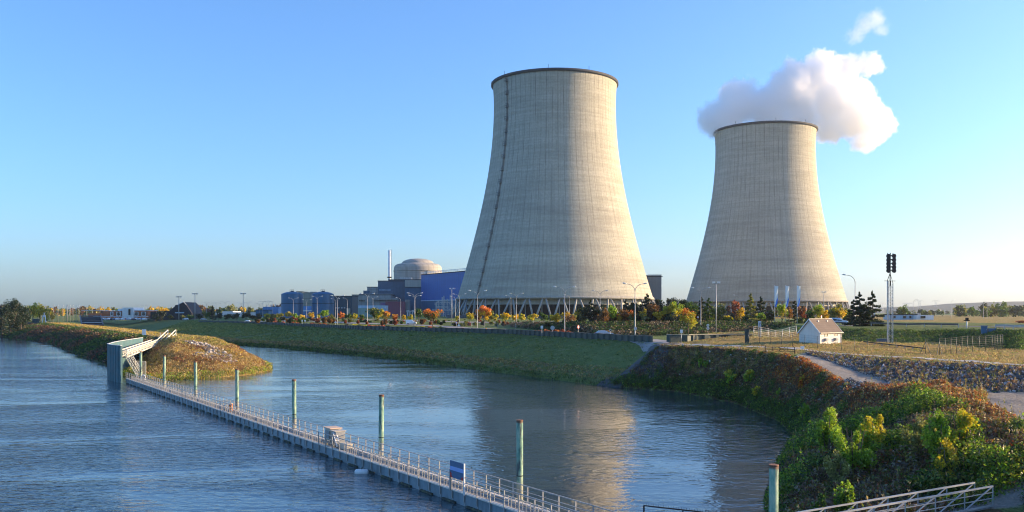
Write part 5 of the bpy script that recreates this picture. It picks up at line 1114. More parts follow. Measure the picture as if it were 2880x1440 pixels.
# vehicles
def car_prof(kind):
    if kind == 'van': return [(-2.1,0.35),(-2.15,0.9),(-2.1,1.75),(-1.9,1.9),(0.2,1.9),(0.5,1.85),(1.25,1.15),(2.0,0.95),(2.15,0.7),(2.1,0.35)]
    if kind == 'suv': return [(-2.2,0.4),(-2.25,0.95),(-2.05,1.6),(-1.8,1.72),(0.3,1.7),(1.05,1.12),(2.05,0.98),(2.25,0.75),(2.2,0.4)]
    return [(-2.1,0.3),(-2.15,0.8),(-1.75,1.0),(-1.2,1.42),(0.1,1.44),(0.95,0.98),(1.95,0.82),(2.15,0.6),(2.1,0.3)]
def make_car(name, kind, paint):
    t = empty(name, (0,0,0)); pr_ = car_prof(kind); n_ = len(pr_); hw_ = 0.85; vs = []
    for s in (-1,1):
        for x_, z_ in pr_: vs.append((x_, s*(hw_ - (0.14 if z_ > 1.2 else 0)), z_))
    MB().add(vs, [tuple(reversed(range(n_))), tuple(range(n_,2*n_))] + [(k, (k+1)%n_, n_+(k+1)%n_, n_+k) for k in range(n_)]).build('body', paint, t, bevel=0.06)
    zt2 = max(z_ for _, z_ in pr_); zw = 1.02 if kind != 'car' else 0.9
    for s in (-1,1):
        if kind == 'van': spans = [(0.0,0.85,0.35)]
        else: spans = [(-1.5,-0.55,0.0),(-0.45,0.75,0.5)]
        for a1, b1, sl in spans:
            y_ = s*(hw_+0.004); y2_ = s*(hw_-0.125); MB().add([(a1,y_,zw),(b1,y_,zw),(b1-sl,y2_,zt2-0.16),(a1+(0.15 if kind != 'van' else 0),y2_,zt2-0.16)], [(0,1,2,3)]).build('side_window', M_GLASS, t)
    k = 5 if kind == 'van' else (4 if kind == 'suv' else 4)
    a1, b1 = pr_[k], pr_[k+1]
    MB().add([(a1[0]+0.04,-0.66,a1[1]-0.02),(a1[0]+0.04,0.66,a1[1]-0.02),(b1[0]+0.03,0.76,b1[1]+0.05),(b1[0]+0.03,-0.76,b1[1]+0.05)], [(0,1,2,3)]).build('windscreen', M_GLASS, t)
    for x_ in (-1.35,1.35):
        for s in (-1,1):
            w = MB().tube([(x_,s*0.68,0.32),(x_,s*0.88,0.32)],0.32,16).build('wheel', mat('tyre', (0.02,0.02,0.02), 0.9), t); MB().tube([(x_,s*0.881,0.32),(x_,s*0.895,0.32)],0.18,12).build('rim', M_GALV, w)
    for s in (-1,1): MB().box(2.06,s*0.6-0.15,0.62,2.17,s*0.6+0.15,0.78).build('headlight', M_GLASS, t); MB().box(-2.17,s*0.7-0.1,0.7,-2.09,s*0.7+0.1,0.95).build('tail_light', M_RED, t)
    return t
def paint(nm, c): return mat('paint_' + nm, c, 0.25, 0.0, var=0.02, spec=0.8)
P_W, P_S, P_D, P_B, P_R = paint('white', (0.75,0.76,0.77)), paint('silver', (0.42,0.44,0.46)), paint('dark', (0.03,0.035,0.05)), paint('blue', (0.08,0.14,0.30)), paint('maroon', (0.25,0.03,0.03))
def place(t, u, v, y, rz, label, cat, group=None):
    x, yy = XY(u, y); t.location = (x, yy, (hgt(x, yy) if y < 600 else 7.4) + 0.02); t.rotation_euler = (0,0,rz); tag(t, label, cat, group)
place(make_car('white_van', 'van', P_W), 1157, 915, 372, R(0), 'small white panel van on the road behind the flood wall', 'van')
place(make_car('parked_car', 'suv', paint('pale_blue', (0.45,0.58,0.70))), 2357, 907, 226, R(-3), 'pale blue estate car on the embankment road behind the white house', 'car', 'cars on the roads')
place(make_car('parked_car', 'car', P_W), 522, 899, 660, R(178), 'white car in front of the black roofed building', 'car', 'cars on the roads'); place(make_car('parked_car', 'car', P_S), 573, 899.5, 640, R(5), 'silver car right of the black roofed building', 'car', 'cars on the roads')
place(make_car('parked_car', 'car', P_W), 694, 905, wall_y(694)+12, R(182), 'white car behind the wall left of the red shrubs', 'car', 'cars on the roads'); place(make_car('parked_car', 'car', P_S), 1699, 938, 214, R(8), 'silver car low behind the flood wall before the idle tower', 'car', 'cars on the roads')
cars = {k: None for k in 'WSDBR'}; pn = dict(W=('white',P_W),S=('silver',P_S),D=('dark',P_D),B=('blue',P_B),R=('maroon',P_R))
seq = 'WSDWSWDBWSWRSWDWSBWD'
for i, k in enumerate(seq):
    u = 270 + i*7.6
    if cars[k] is None: cars[k] = make_car('parked_car', 'car' if i % 3 else 'suv', pn[k][1]); o_ = cars[k]
    else: o_ = copy_tree(cars[k])
    place(o_, u, 893, 630+(i%2)*6, R(85+(i*31)%12), '', 'car'); tag(o_, '%s parked car in the row in front of the brick offices' % pn[k][0], 'car', 'parked %s cars in the far left car park' % pn[k][0])
# ------------------------------------------------------------------ trees and shrubs
PAL = dict(green=[(0.045,0.10,0.014),(0.09,0.16,0.02),(0.06,0.12,0.02)], lime=[(0.22,0.36,0.03),(0.32,0.44,0.04),(0.14,0.27,0.025)], yellow=[(0.58,0.45,0.03),(0.44,0.40,0.035),(0.30,0.33,0.035)],
    gold=[(0.64,0.38,0.02),(0.70,0.48,0.04),(0.48,0.36,0.03)], orange=[(0.60,0.15,0.02),(0.60,0.26,0.03),(0.45,0.10,0.02)], red=[(0.42,0.05,0.018),(0.32,0.06,0.02),(0.5,0.10,0.02)],
    dark=[(0.012,0.028,0.010),(0.022,0.042,0.014),(0.03,0.05,0.02)], olive=[(0.15,0.17,0.035),(0.24,0.23,0.05),(0.11,0.14,0.03)], turf=[(0.19,0.24,0.075),(0.25,0.28,0.10),(0.14,0.19,0.05)], brown=[(0.17,0.08,0.03),(0.24,0.12,0.04),(0.12,0.07,0.03)], rust=[(0.28,0.07,0.035),(0.20,0.06,0.04),(0.33,0.12,0.05)],
    dry=[(0.42,0.30,0.13),(0.50,0.36,0.16),(0.30,0.21,0.09)], plum=[(0.13,0.08,0.06),(0.18,0.12,0.09),(0.09,0.065,0.045)], pale=[(0.24,0.25,0.09),(0.30,0.30,0.10),(0.18,0.2,0.07)], grey=[(0.22,0.19,0.15),(0.28,0.25,0.20),(0.16,0.14,0.11)])
PALA = {k: np.array(v) for k, v in PAL.items()}
M_BARK = mat('bark', (0.12,0.09,0.065), 0.95, var=0.3, scale=2); M_BARKP = mat('pale_bark', (0.42,0.38,0.31), 0.95, var=0.3, scale=2)
def jitter(c, g, a=0.28): return c * np.clip(1 + g.normal(0, a, (len(c), 1)), 0.35, 2.0)
def crown_pts(kind, rx, rz, g, n):
    """leaf centres spread over clumps that fill an uneven crown; returns (n,3), clump id"""
    if kind == 'conifer':
        m = int(max(16, rz*5)); t_ = np.linspace(0.0, 1, m); ph = np.arange(m)*2.4 + g.uniform(0, 0.5, m)
        reach = rx * (1-t_)**0.75 * g.uniform(0.72, 1.1, m) + 0.2; k = np.minimum((g.random(n)**1.35*m).astype(int), m-1)
        f_ = g.random(n)**0.6; rr = reach[k]*f_; a_ = ph[k] + g.normal(0, 0.33, n)
        z = -rz + 2*rz*t_[k] - 0.10*rr + g.normal(0, 0.05*rz*0.6, n) + 0.06*rr*rr/max(rx,.1)
        return np.stack([rr*np.cos(a_), rr*np.sin(a_), z], 1), k % 6
    m = 16 if kind == 'round' else 20
    c = g.normal(size=(m,3)); c /= np.linalg.norm(c, axis=1, keepdims=True); c *= (g.random((m,1))**0.45)*0.78
    if kind == 'oval': c[:,2] = np.sort(c[:,2]); c[:, :2] *= (1.08-0.55*np.clip(c[:, 2:3], -0.3, 1))
    if kind == 'sparse': c *= 1.15
    cr = g.uniform(0.24, 0.46, m) * (0.75 if kind == 'sparse' else 1.0)
    k = g.integers(0, m, n); d = g.normal(size=(n,3)); d /= np.linalg.norm(d, axis=1, keepdims=True)
    p = c[k] + d * (cr[k][:,None] * (g.random((n,1))**0.4)); p *= 0.97
    return p * np.array([rx, rx, rz]), k
def make_plant(name, x, y, zg, hgt_, rx, kind, pal, seed, trunk=0.25, leaf=0.42, dens=1.0, label='', cat='tree', group=None, pal2=None, split=0.3, bark=None, lean=0):
    g = np.random.default_rng(seed); t = empty(name, (x, y, zg)); tag(t, label, cat, group)
    zc = hgt_*(trunk + (1-trunk)/2); rz = hgt_*(1-trunk)/2
    if rx < 0.1: rx = 0.1
    n = int(np.clip((1.6 if kind == 'conifer' else 1.0) * dens * 15*(rx*rz*2 + rx*rx)/(leaf*leaf), 260, 9000))
    p, k = crown_pts(kind, rx, rz, g, n); p[:,2] += zc
    pa = PALA[pal]; c = pa[(k*7 + seed) % len(pa)] * 0.6 + pa[g.integers(0, len(pa), n)] * 0.4
    if pal2:
        pb = PALA[pal2]; m_ = (p[:,2]-zc)/rz + g.normal(0, 0.35, n) + ((k*5) % 7 - 3)*0.12 > split
        c[m_] = (pb[(k*3) % len(pb)]*0.5 + pb[g.integers(0, len(pb), n)]*0.5)[m_]
    v, c = leaves(p, g.uniform(0.7, 1.3, n)*leaf, jitter(c, g), 0.7, 0.0, seed)
    link('crown' if cat == 'tree' else 'foliage', leaf_mesh('crown', v, c), None, t)
    r0 = max(0.06, hgt_*0.022); tr = MB(); top = hgt_*(0.86 if kind == 'conifer' else trunk+(1-trunk)*0.55)
    if cat == 'tree':
        tr.tube([(0,0,-0.4),(0.03*hgt_*0.3,0,hgt_*0.25),(lean,0,top)], [r0*1.25, r0, r0*0.35], 7)
        if kind != 'conifer':
            for q in range(6):
                a_ = q*2.4+seed; z0 = hgt_*(trunk*0.8) + (top-hgt_*trunk*0.8)*q/7
                tr.tube([(0,0,z0),(rx*0.35*math.cos(a_), rx*0.35*math.sin(a_), z0+rz*0.35),(rx*0.62*math.cos(a_), rx*0.62*math.sin(a_), z0+rz*0.75)], [r0*0.5, r0*0.35, r0*0.12], 5)
        tr.build('trunk', bark or M_BARK, t)
    else:
        for q in range(5): a_ = q*1.3+seed; tr.tube([(0,0,-0.2),(rx*0.3*math.cos(a_), rx*0.3*math.sin(a_), hgt_*0.45),(rx*0.5*math.cos(a_), rx*0.5*math.sin(a_), hgt_*0.8)], [0.05,0.035,0.015], 5)
        tr.build('stem', M_BARK, t)
    return t
def solve_y(u, vb, lo=140.0, hi=720.0, step=2.0):
    y = lo
    while y < hi:
        x, _ = XY(u, y)
        if H - (vb-V0)*y/F <= hgt(x, y) + 0.02: return y
        y += step
    return hi
K = 1
def treeat(u, vt, vb, hw, kind, pal, label, pal2=None, split=0.3, trunk=0.25, y=None, dens=1.0, name='tree', group=None, leaf=None, bark=None):
    global K; K += 1
    if y is None: y = solve_y(u, vb)
    x, yy = XY(u, y); zg = hgt(x, y) if y < 600 else tin(x, y); h_ = PY(u, vt, y)[2] - zg
    return make_plant(name, x, yy, zg, h_, hw*y/F, kind, pal, K, trunk, leaf or max(0.30, y*0.00155), dens, label, 'tree', group, pal2, split, bark)
gM = 'young autumn trees along the road'; gC = 'conifers in front of the towers'
TR = [(785,880.6,899,15,'round','olive','low olive tree below the left blue tank, leftmost of the row'),(813,875,899,11,'round','olive','olive-yellow tree in front of the left blue tank','yellow'),(830,880,900,7,'oval','lime','slim lime green tree at the right side of the left tank'),
 (850,882,900,7,'round','gold','small orange-yellow tree between the two blue tanks'),(875.5,877.5,900,8,'oval','gold','yellow-orange tree at the left edge of the right blue tank'),(897,880,900,6,'oval','yellow','thin yellow tree left of the bright green one','olive'),
 (912.8,868,900,11,'oval','lime','bright lime green tree in front of the right blue tank'),(934,883,902,8,'sparse','olive','thin yellow-green tree at the right edge of the right tank'),(960,877,900.5,9,'round','orange','bright orange tree in front of the teal shed'),
 (980,880,902,10,'round','green','dark green tree right beside the bright orange one'),(995,879,903,11,'round','yellow','yellow-green tree below the pale green workshop','green'),(1018,883,902,8,'round','green','small dark green tree in front of the pale workshop'),
 (1052,864.5,904,18,'round','green','large green tree before the long grey building','olive'),(1066,866,904,13,'round','yellow','yellow tree merging with the large green one'),(1084,874,904,13,'round','gold','orange-yellow tree left of the dull red building','orange'),
 (1111,882.6,904,10,'sparse','orange','thin orange tree in front of the dull red building','gold'),(1135,885,905,5,'oval','gold','very small orange tree at the right end of the dull red building'),(1155,884,904,6,'sparse','yellow','thin yellow tree left of the dark green round tree'),
 (1177,864.5,905,12,'oval','green','tall dark green tree below the edge of the blue hall'),(1216,864.5,917.5,27,'round','olive','big maple with red-orange top, in front of the blue hall','orange',0.25),(1286,888,905,5,'oval','yellow','small yellow tree at the left foot of the idle tower'),
 (1321,878,908,11,'round','yellow','round yellow tree left of the tallest orange-red maple','gold'),(1343,882,909,9,'round','brown','brownish tree tucked behind the left of the orange-red maple'),(1361,857.5,917,20,'oval','gold','tallest orange-red maple before the idle tower','orange',0.1),
 (1376,872,912,14,'round','olive','olive tree right behind the orange-red maple'),(1392,882,908,9,'round','yellow','pale yellow tree two right of the orange-red maple'),(1421.5,878.4,910,13,'round','yellow','yellow tree with pale trunk before the tower legs','gold'),
 (1450.5,882,908,10,'sparse','gold','thin golden tree beside the double lamp before the tower legs'),(1468,882,908,9,'round','yellow','small yellow tree left of the orange-topped round one'),(1498,880.6,911,15,'round','yellow','round yellow tree with orange top before the middle of the tower','gold'),
 (1529,876.5,910,11,'sparse','green','ragged green tree before the middle of the tower'),(1548,884,912,10,'round','green','low dark green tree left of the bright yellow one'),(1563,880,918,15,'oval','gold','bright yellow tree behind the orange shrubs'),
 (1592,876,908,11,'sparse','gold','golden tree right behind the tall lamp'),(1612,880,910,10,'sparse','pale','pale thin tree right of the tall lamp by the shrubs'),(1629,865,908,17,'round','yellow','broad yellow-green tree under the edge of sun and shade on the tower','olive')]
for r in TR: treeat(*r[:3], r[3]*1.3, *r[4:7], pal2=(r[7] if len(r) > 7 else None), split=(r[8] if len(r) > 8 else 0.3), trunk=0.22, group=gM)
T2 = [(1661,847,910,20,'conifer','dark','dark ragged conifer, leftmost of the wood before the sunlit tower base'),(1645,856,910,16,'round','dark','dark bushy tree behind the leftmost conifer'),(1690,858,911,18,'round','dark','dark tree between the leftmost conifer and the lime tree'),
 (1724,851,910,18,'round','lime','lime green round tree before the sunlit tower base'),(1702,876,908,15,'round','orange','orange tree with white trunks under the lime one','gold'),(1743,875,911,9,'round','gold','small orange and yellow tree on a white trunk','orange'),
 (1760,846,910,16,'conifer','dark','dark tree right of the lime green round tree'),(1778,869,911,14,'oval','olive','green tree with orange right side, left of the tallest lamp','orange',0.2),(1785,842,909,20,'round','dark','dark crown rising behind the tallest lamp'),
 (1812,868,911,15,'sparse','pale','thin yellow tree with bare twigs right of the tallest lamp','gold'),(1820,829,909,24,'conifer','dark','dark conifer at the right foot of the idle tower'),(1836,852,908,20,'round','brown','large dark brown tree between the two towers'),
 (1855,869,911,17,'round','gold','orange-yellow tree on a white trunk between the towers'),(1857,836,908,20,'round','dark','dark tree standing below the slatted building'),(1872,858,908,14,'round','yellow','yellow-green crown just left of the largest yellow tree'),
 (1887,833,908,18,'round','dark','dark tree between the towers, behind the largest yellow tree'),(1901,844,911,26,'round','yellow','largest yellow-green tree between the towers','lime'),(1935,864,939,24,'oval','yellow','yellow tree with red patches standing lowest, behind the green wall','orange',0.55),
 (1918,838,908,18,'round','dark','dark tree at the left base of the steaming tower'),(1942,838,908,18,'round','green','dark green tree behind the yellow tree with red patches'),(1973,838,909,20,'conifer','dark','dark conifer behind the lamp left of the steaming tower'),
 (1994,841,909,20,'conifer','green','broad green conifer at the left foot of the steaming tower'),(2012,860,909,14,'round','olive','olive bush-like tree left of the floodlight pole'),(2029,845,909,13,'sparse','olive','half-bare olive tree right of the floodlight pole','pale'),
 (2047,888,910,16,'round','green','low green bush-tree left of the dark red tree','yellow'),(2065,840,909,16,'sparse','rust','dark red thinning tree before the steaming tower'),(2082,862,909,12,'oval','gold','yellow slim tree beside the dark red tree'),
 (2111,828,909,21,'conifer','olive','tallest pine before the steaming tower'),(2140,837,909,17,'conifer','dark','second pine right of the tallest pine before the steaming tower'),(2141,870,910,14,'round','lime','bright green small tree under the second pine'),
 (2170,872,910,15,'round','dark','dark bush left of the banner flags'),(2199,851,910,14,'oval','yellow','yellow tree between the left and middle banner flags','lime'),(2219,862,911,12,'round','brown','brown-green tree beside the middle banner flag'),(2235,848,911,14,'conifer','dark','dark conifer left of the right banner flag'),
 (2256,859,912,15,'round','rust','reddish brown tree right of the banner flags','brown'),(2276,868,911,14,'round','green','green tree right of the reddish brown tree'),(2302,850,911,17,'oval','yellow','yellow tree above the white house','lime'),(2322,870,911,16,'round','gold','low golden tree above the right of the white house roof'),
 (2342,860,912,18,'round','olive','olive tree above the blue estate car','yellow'),(2366,853,912,18,'round','gold','orange-yellow tree at the right foot of the steaming tower','olive'),(2384,868,913,15,'round','green','green tree left of the black pines'),
 (2417,825,913,26,'conifer','dark','left of the two black pines right of the steaming tower'),(2400,846,913,18,'conifer','dark','lower black pine at the left of the pair'),(2454,823,913,25,'conifer','dark','right of the two black pines right of the steaming tower'),(2436,850,914,22,'round','dark','black undergrowth tree between the two pines')]
for r in T2:
    yb = {'dark': 12, 'brown': 8, 'green': 6}.get(r[5], 0); y0 = solve_y(r[0], r[2]) if r[2] > 930 else min(solve_y(r[0], min(r[2], 909.5)), 262) + yb
    if r[0] > 2390: y0 = 205
    r = list(r); r[3] *= (1.4 if r[5] in ('dark','brown','green') else 1.15)
    treeat(*r[:7], pal2=(r[7] if len(r) > 7 else None), split=(r[8] if len(r) > 8 else 0.3), trunk=(0.04 if r[4] == 'conifer' else 0.16), y=y0, dens=0.85 if r[4] != 'sparse' else 0.45, name=('pine_tree' if r[4] == 'conifer' else 'tree'), group='trees between and before the towers', bark=M_BARKP if r[5] in ('gold','orange','pale') else None)
# far left: big dark riverside tree, yellow trees; dark trees around the car park
TL = [(28,822,930,38,'round','dark','huge dark rounded riverside tree at the far left',470),(58,834,925,24,'round','dark','dark pointed crown right beside the huge riverside tree',480),(5,842,935,26,'round','dark','dark low tree at the left edge of the picture',455),(68,850,912,20,'oval','dark','dark narrow tree edging the yellow trees',500),
 (92,848,900,22,'round','yellow','yellow-green tree beside the dark riverside trees',620),(112,852,900,20,'round','yellow','second yellow tree from the dark riverside trees',640),(131,864,900,16,'round','yellow','low yellow-green tree, third from the dark riverside trees',640),(146,874,900,12,'round','olive','olive small tree at the end of the yellow trees',650),
 (452,872,900,16,'round','dark','dark tree in front of the left wing of the black roofed building',676),(438,880,900,12,'round','dark','low dark tree left of the black roofed building',674),(598,861,900,8,'conifer','dark','pointed dark conifer behind the road, right of the black roof',600),(576,868,898,10,'round','olive','olive poplar left of the pointed conifer',640),(588,874,900,11,'round','green','green tree just left of the pointed conifer',600),
 (560,882,900,14,'round','dark','dark low tree right of the black roofed building',650),(536,884,901,14,'round','green','green bush-tree in front of the right slope of the black roof',670),(615,878,900,14,'round','dark','dark round tree right of the pointed conifer',560),(640,880,900,16,'round','dark','dark round tree before the white-roofed sheds',560),(664,878,900,14,'round','dark','second dark tree before the white-roofed sheds',565),
 (692,877,900,14,'round','dark','dark tree at the foot of the tall floodlight mast',560),(710,884,900,12,'round','dark','low dark tree right of the tall floodlight mast',560),(728,880,900,14,'round','dark','dark tree below the light blue building',560),(750,880,901,14,'round','green','green tree below the light blue building',540),(768,882,901,14,'round','dark','dark tree left of the blue storage tanks',550),
 (700,862,890,7,'round','dark','small dark crown on the skyline above the sheds',820),(514,884,901,10,'round','olive','yellow-green bush before the black roofed building',672),(480,884,901,12,'round','dark','dark bush at the foot of the black roofed building',672)]
for r in TL: treeat(*r[:7], y=r[7], trunk=0.12 if r[0] > 75 else 0.03, dens=0.8, group='trees on the far left', leaf=0.75 if r[0] > 75 else 0.62)
# skyline wood (far mass) and hazy trees on the right
def wood(name, segs, label, pals, seed, leaf=2.2):
    g = np.random.default_rng(seed); P_, C_, S_ = [], [], []
    for u0, u1, y, hmin, hmax, step in segs:
        for u in np.arange(u0, u1, step):
            yy = y*g.uniform(0.9, 1.15); x = (u-U0)/F*yy + g.normal(0, 4); h_ = g.uniform(hmin, hmax)*(0.85+0.3*noise.noise(Vector((u*0.03, y, 0)))); rx = h_*g.uniform(0.35, 0.6)
            n = int(90*h_*rx/ (leaf*leaf*8)) + 60 if leaf > 1 else 900; p, k = crown_pts('round', rx, h_*0.5, g, n); p += np.array([x, yy, 8 + h_*0.5]); pa = PALA[pals[g.integers(0, len(pals))]]
            P_.append(p); C_.append(jitter(pa[k % len(pa)], g, 0.2)); S_.append(g.uniform(0.7, 1.3, n)*leaf)
    p = np.concatenate(P_); v, c = leaves(p, np.concatenate(S_), np.concatenate(C_), 0.8, 0, seed)
    tag(link(name, leaf_mesh(name, v, c)), label, 'wood', None, 'stuff')
wood('distant_wood', [(-60,260,1500,11,20,7),(150,520,1250,9,15,6),(430,800,1150,10,17,6),(560,760,1000,8,13,9),(760,1000,1300,8,12,8),(1830,1960,700,6,9,8)], 'far skyline wood in faded autumn colours behind the left buildings', ['olive','pale','brown','gold','green','plum'], 5)
wood('distant_wood', [(2490,2900,1900,8,13,9),(2680,2730,900,11,17,6),(2770,2900,850,10,18,6),(2590,2640,1000,8,12,9),(2530,2560,800,10,14,9),(2730,2770,1000,5,9,6)], 'hazy green far wood below the hill at the right', ['green','dark','olive'], 6, 1.6)
wood('dark_wood', [(1648,1700,285,5.2,7.5,8),(1740,1780,288,5.5,7.5,8),(1795,1925,284,6.5,8.5,7),(1925,2030,286,6.0,8.0,8),(2090,2180,288,4.5,6.5,9),(2260,2400,290,4.0,6.5,9),(1560,1640,300,2.0,3.5,9)], 'dark mass of evergreens filling the gaps between the coloured trees before the towers', ['dark','dark','dark','green','brown'], 8, 0.5)
treeat(2874,901,917,16,'round','rust','dark reddish bush-tree at the right edge on the embankment road', y=300, trunk=0.0, leaf=0.4)
wood('low_planting', [(735,1010,440,1.6,3.0,7),(1010,1290,395,1.4,2.6,7),(1290,1450,362,1.2,2.2,7),(740,1000,470,2.0,3.6,9)], 'low mixed planting filling in between the young roadside trees', ['green','olive','dark','brown','rust'], 9, 0.7)
# shrubs along the wall
SH = []
def shrub(u, vb, w, h_px, pal, label, y=None, pal2=None, group='autumn shrubs along the flood wall', leaf=None, kind='round', cat='shrub', dens=1.0, name='shrub', up=0.0):
    global K; K += 1
    if y is None: y = solve_y(u, vb, 150)
    x, yy = XY(u, y); zg = hgt(x, y); make_plant(name, x, yy, zg, h_px*y/F, w*y/F, kind, pal, K, 0.0, leaf or max(0.25, y*0.0012), dens, label, cat, group, pal2)
gS = [(771,8,'orange'),(783,9,'orange'),(797,7,'red'),(812,9,'plum'),(822,8,'red'),(833,8,'orange'),(843,8,'rust'),(878,9,'rust'),(890,9,'plum'),(900,8,'rust'),(911,10,'orange'),(925,7,'plum'),(936,7,'olive')]
for i, (u, w, p) in enumerate(gS): shrub(u, 908, w, 10 if p != 'plum' else 8, p, '%s low shrub in the strip behind the flood wall below the blue tanks' % {'orange':'orange','red':'red','plum':'dark purple','rust':'rusty','olive':'olive'}[p], y=wall_y(u)+7+(i*5)%6, pal2='rust' if p == 'orange' else None)
gS = [(975,8,'plum'),(999,9,'yellow'),(1012,8,'olive'),(1026,9,'yellow'),(1038,8,'red'),(1048,7,'orange'),(1058,8,'rust'),(1068,8,'rust'),(1078,8,'red'),(1090,9,'dark')]
for i, (u, w, p) in enumerate(gS): shrub(u, 915, w, 12, p, '%s shrub left of the white van behind the flood wall' % {'orange':'orange','red':'red','plum':'dark purple','rust':'rusty','olive':'olive','yellow':'yellow','dark':'nearly black'}[p], y=wall_y(u)+8+(i*5)%6, pal2=None)
gS = [(1172,8,'olive'),(1188,9,'yellow'),(1208,10,'orange'),(1222,9,'olive'),(1240,10,'green')]
for i, (u, w, p) in enumerate(gS): shrub(u, 919, w, 8, p, '%s low shrub under the big red-topped maple' % {'orange':'orange','olive':'olive','yellow':'yellow','green':'dark green'}[p], y=wall_y(u)+30)
gS = [(1291,8,'red'),(1300,7,'orange'),(1318,8,'rust'),(1332,9,'red'),(1345,8,'plum'),(1364,10,'orange'),(1376,7,'red'),(1388,8,'gold')]
for i, (u, w, p) in enumerate(gS): shrub(u, 925, w, 10, p, '%s shrub at the foot of the orange-red maple' % {'orange':'orange','red':'red','plum':'dark purple','rust':'rusty','gold':'golden'}[p], y=wall_y(u)+8+(i*3)%5)
gS = [(1505,9,'plum'),(1518,10,'rust'),(1534,10,'orange'),(1548,9,'rust'),(1566,13,'orange'),(1580,11,'red'),(1597,9,'orange'),(1606,8,'red')]
for i, (u, w, p) in enumerate(gS): shrub(u, 936, w, 17 if i in (4,5,2) else 13, p, '%s shrub beside the tall bright lamp before the idle tower' % {'orange':'bright orange','red':'red-orange','plum':'dark purple','rust':'rusty'}[p], y=wall_y(u)+8+(i*3)%4, pal2='rust')
# bright young shrubs in the foreground scrub
gF = 'young bright green shrubs in the riverside scrub'
FS = [(2330,1245,34,110,'lime','tallest bright green shrub in the left group of the foreground scrub'),(2400,1290,44,120,'lime','bright lime shrub with long leaf sprays, front of the left group'),(2460,1250,36,100,'lime','bright green shrub at the right of the left group','yellow'),(2350,1330,30,60,'pale','pale leafy shrub low in front of the left group'),
 (2590,1250,34,85,'pale','pale green thin shrub, left one of the right group'),(2640,1270,40,115,'lime','bright green shrub in the middle of the right group'),(2700,1250,36,110,'lime','tallest bright shrub of the right group','yellow'),(2665,1300,34,60,'yellow','yellowing shrub at the foot of the right group'),
 (2370,1420,34,85,'green','green shrub near the bottom edge left of the gangway','lime'),(2300,1440,26,60,'green','dark green leafy shrub at the bottom beside the nearest pile'),(2055,1080,18,38,'lime','small bright shrub half-way up the right bank','yellow'),(2110,1078,20,42,'lime','brighter small shrub right of the first one on the right bank','yellow'),
 (1972,1035,7,20,'lime','tiny yellow-green sprig high on the right bank'),(1985,1033,6,17,'lime','tiny sprig beside another high on the right bank'),(2130,1110,12,26,'yellow','yellow sprig shrub lower on the right bank'),(2255,1090,14,30,'orange','orange and yellow small shrub on the right bank shoulder','yellow'),(2190,1108,6,16,'lime','tiny bright sprig at the right bank shoulder'),
 (2262,1160,12,32,'lime','bright thin sprout above the water left of the orange brush'),(2330,1170,12,26,'yellow','yellow-green sprout under the orange brush'),(2740,1170,14,36,'brown','dry brown bush beside the gravel yard')]
for r in FS:
    y = 42.0; ov_ = 1.7 if r[1] > 1140 else 0.5
    while y < 170 and H - (r[1]-V0)*y/F > hgt(*XY(r[0], y)) + ov_: y += 0.5
    r = list(r); r[3] += ov_*F/y; shrub(r[0], r[1], r[2]*(1.45 if r[4] in ('lime','pale','yellow') else 1.0), r[3], r[4], r[5], y=y, pal2=(r[6] if len(r) > 6 else None), group=gF, leaf=max(0.16, y*0.0026), kind='sparse' if r[4] != 'green' else 'round', dens=1.0)
# trees right of the yard
for i, (x, y, h_, r_) in enumerate(((60,46,10.5,4.5),(66,54,9.5,4.5),(62,62,6.5,4),(72,67,7.5,4.5),(66,74,4.6,3.6),(76,81,5.0,4),(84,88,4.5,3.6),(68,42,12,5))):
    K += 1; make_plant('tree', x, y, hgt(x, y), h_, r_, 'round', 'green', K, 0.12, 0.5, 1.0, 'bushy green tree right of the gravel yard, beyond the right edge', 'tree', 'trees right of the gravel yard')
# ------------------------------------------------------------------ undergrowth, reeds, rubble (masses nobody could count)
def fbm(x, y, s, z=0.0): return noise.noise(Vector((x*s, y*s, z))) + 0.5*noise.noise(Vector((x*s*2.3, y*s*2.3, z+7)))
def scatter(name, poly, n, k, fn, label, cat='undergrowth', seed=1, aspect=0.35, upright=0.35, spread=0.5, inside=None):
    """fn(x, y, z) -> None or (height, rgb, leaf size, spread)"""
    g = np.random.default_rng(seed); pa = np.array([p[:2] for p in poly]); lo, hi = pa.min(0), pa.max(0)
    P_, C_, S_ = [], [], []; got = 0; tries = 0
    while got < n and tries < 40:
        tries += 1; q = g.uniform(lo, hi, (n*2, 2)); q = q[in_poly(q, [tuple(a) for a in pa])][:n-got]
        for x, y in q:
            z = hgt(x, y)
            if z < -0.25: continue
            r = fn(x, y, z)
            if r is None: continue
            P_.append((x, y, z, r[0], r[3])); C_.append(r[1]); S_.append(r[2]); got += 1
        if not len(q): break
    P_ = np.array(P_); C_ = np.array(C_); S_ = np.array(S_); m = len(P_)
    ii = np.repeat(np.arange(m), k); t_ = g.random(m*k); a_ = g.uniform(0, 2*math.pi, m*k); rr = P_[ii,4]*np.sqrt(g.random(m*k))*(1.15-0.6*t_)
    c = np.stack([P_[ii,0]+rr*np.cos(a_), P_[ii,1]+rr*np.sin(a_), P_[ii,2]+P_[ii,3]*t_], 1)
    v, cc = leaves(c, S_[ii]*g.uniform(0.6, 1.3, m*k), jitter(C_[ii], g, 0.25), aspect, upright, seed)
    tag(link(name, leaf_mesh(name, v, cc)), label, cat, None, 'stuff')
rr_ = random.Random(11)
def pick(*ws):
    t_ = rr_.random()*sum(w for w, _ in ws)
    for w, p in ws:
        t_ -= w
        if t_ <= 0: return PALA[p][rr_.randrange(3)]
    return PALA[ws[-1][1]][0]
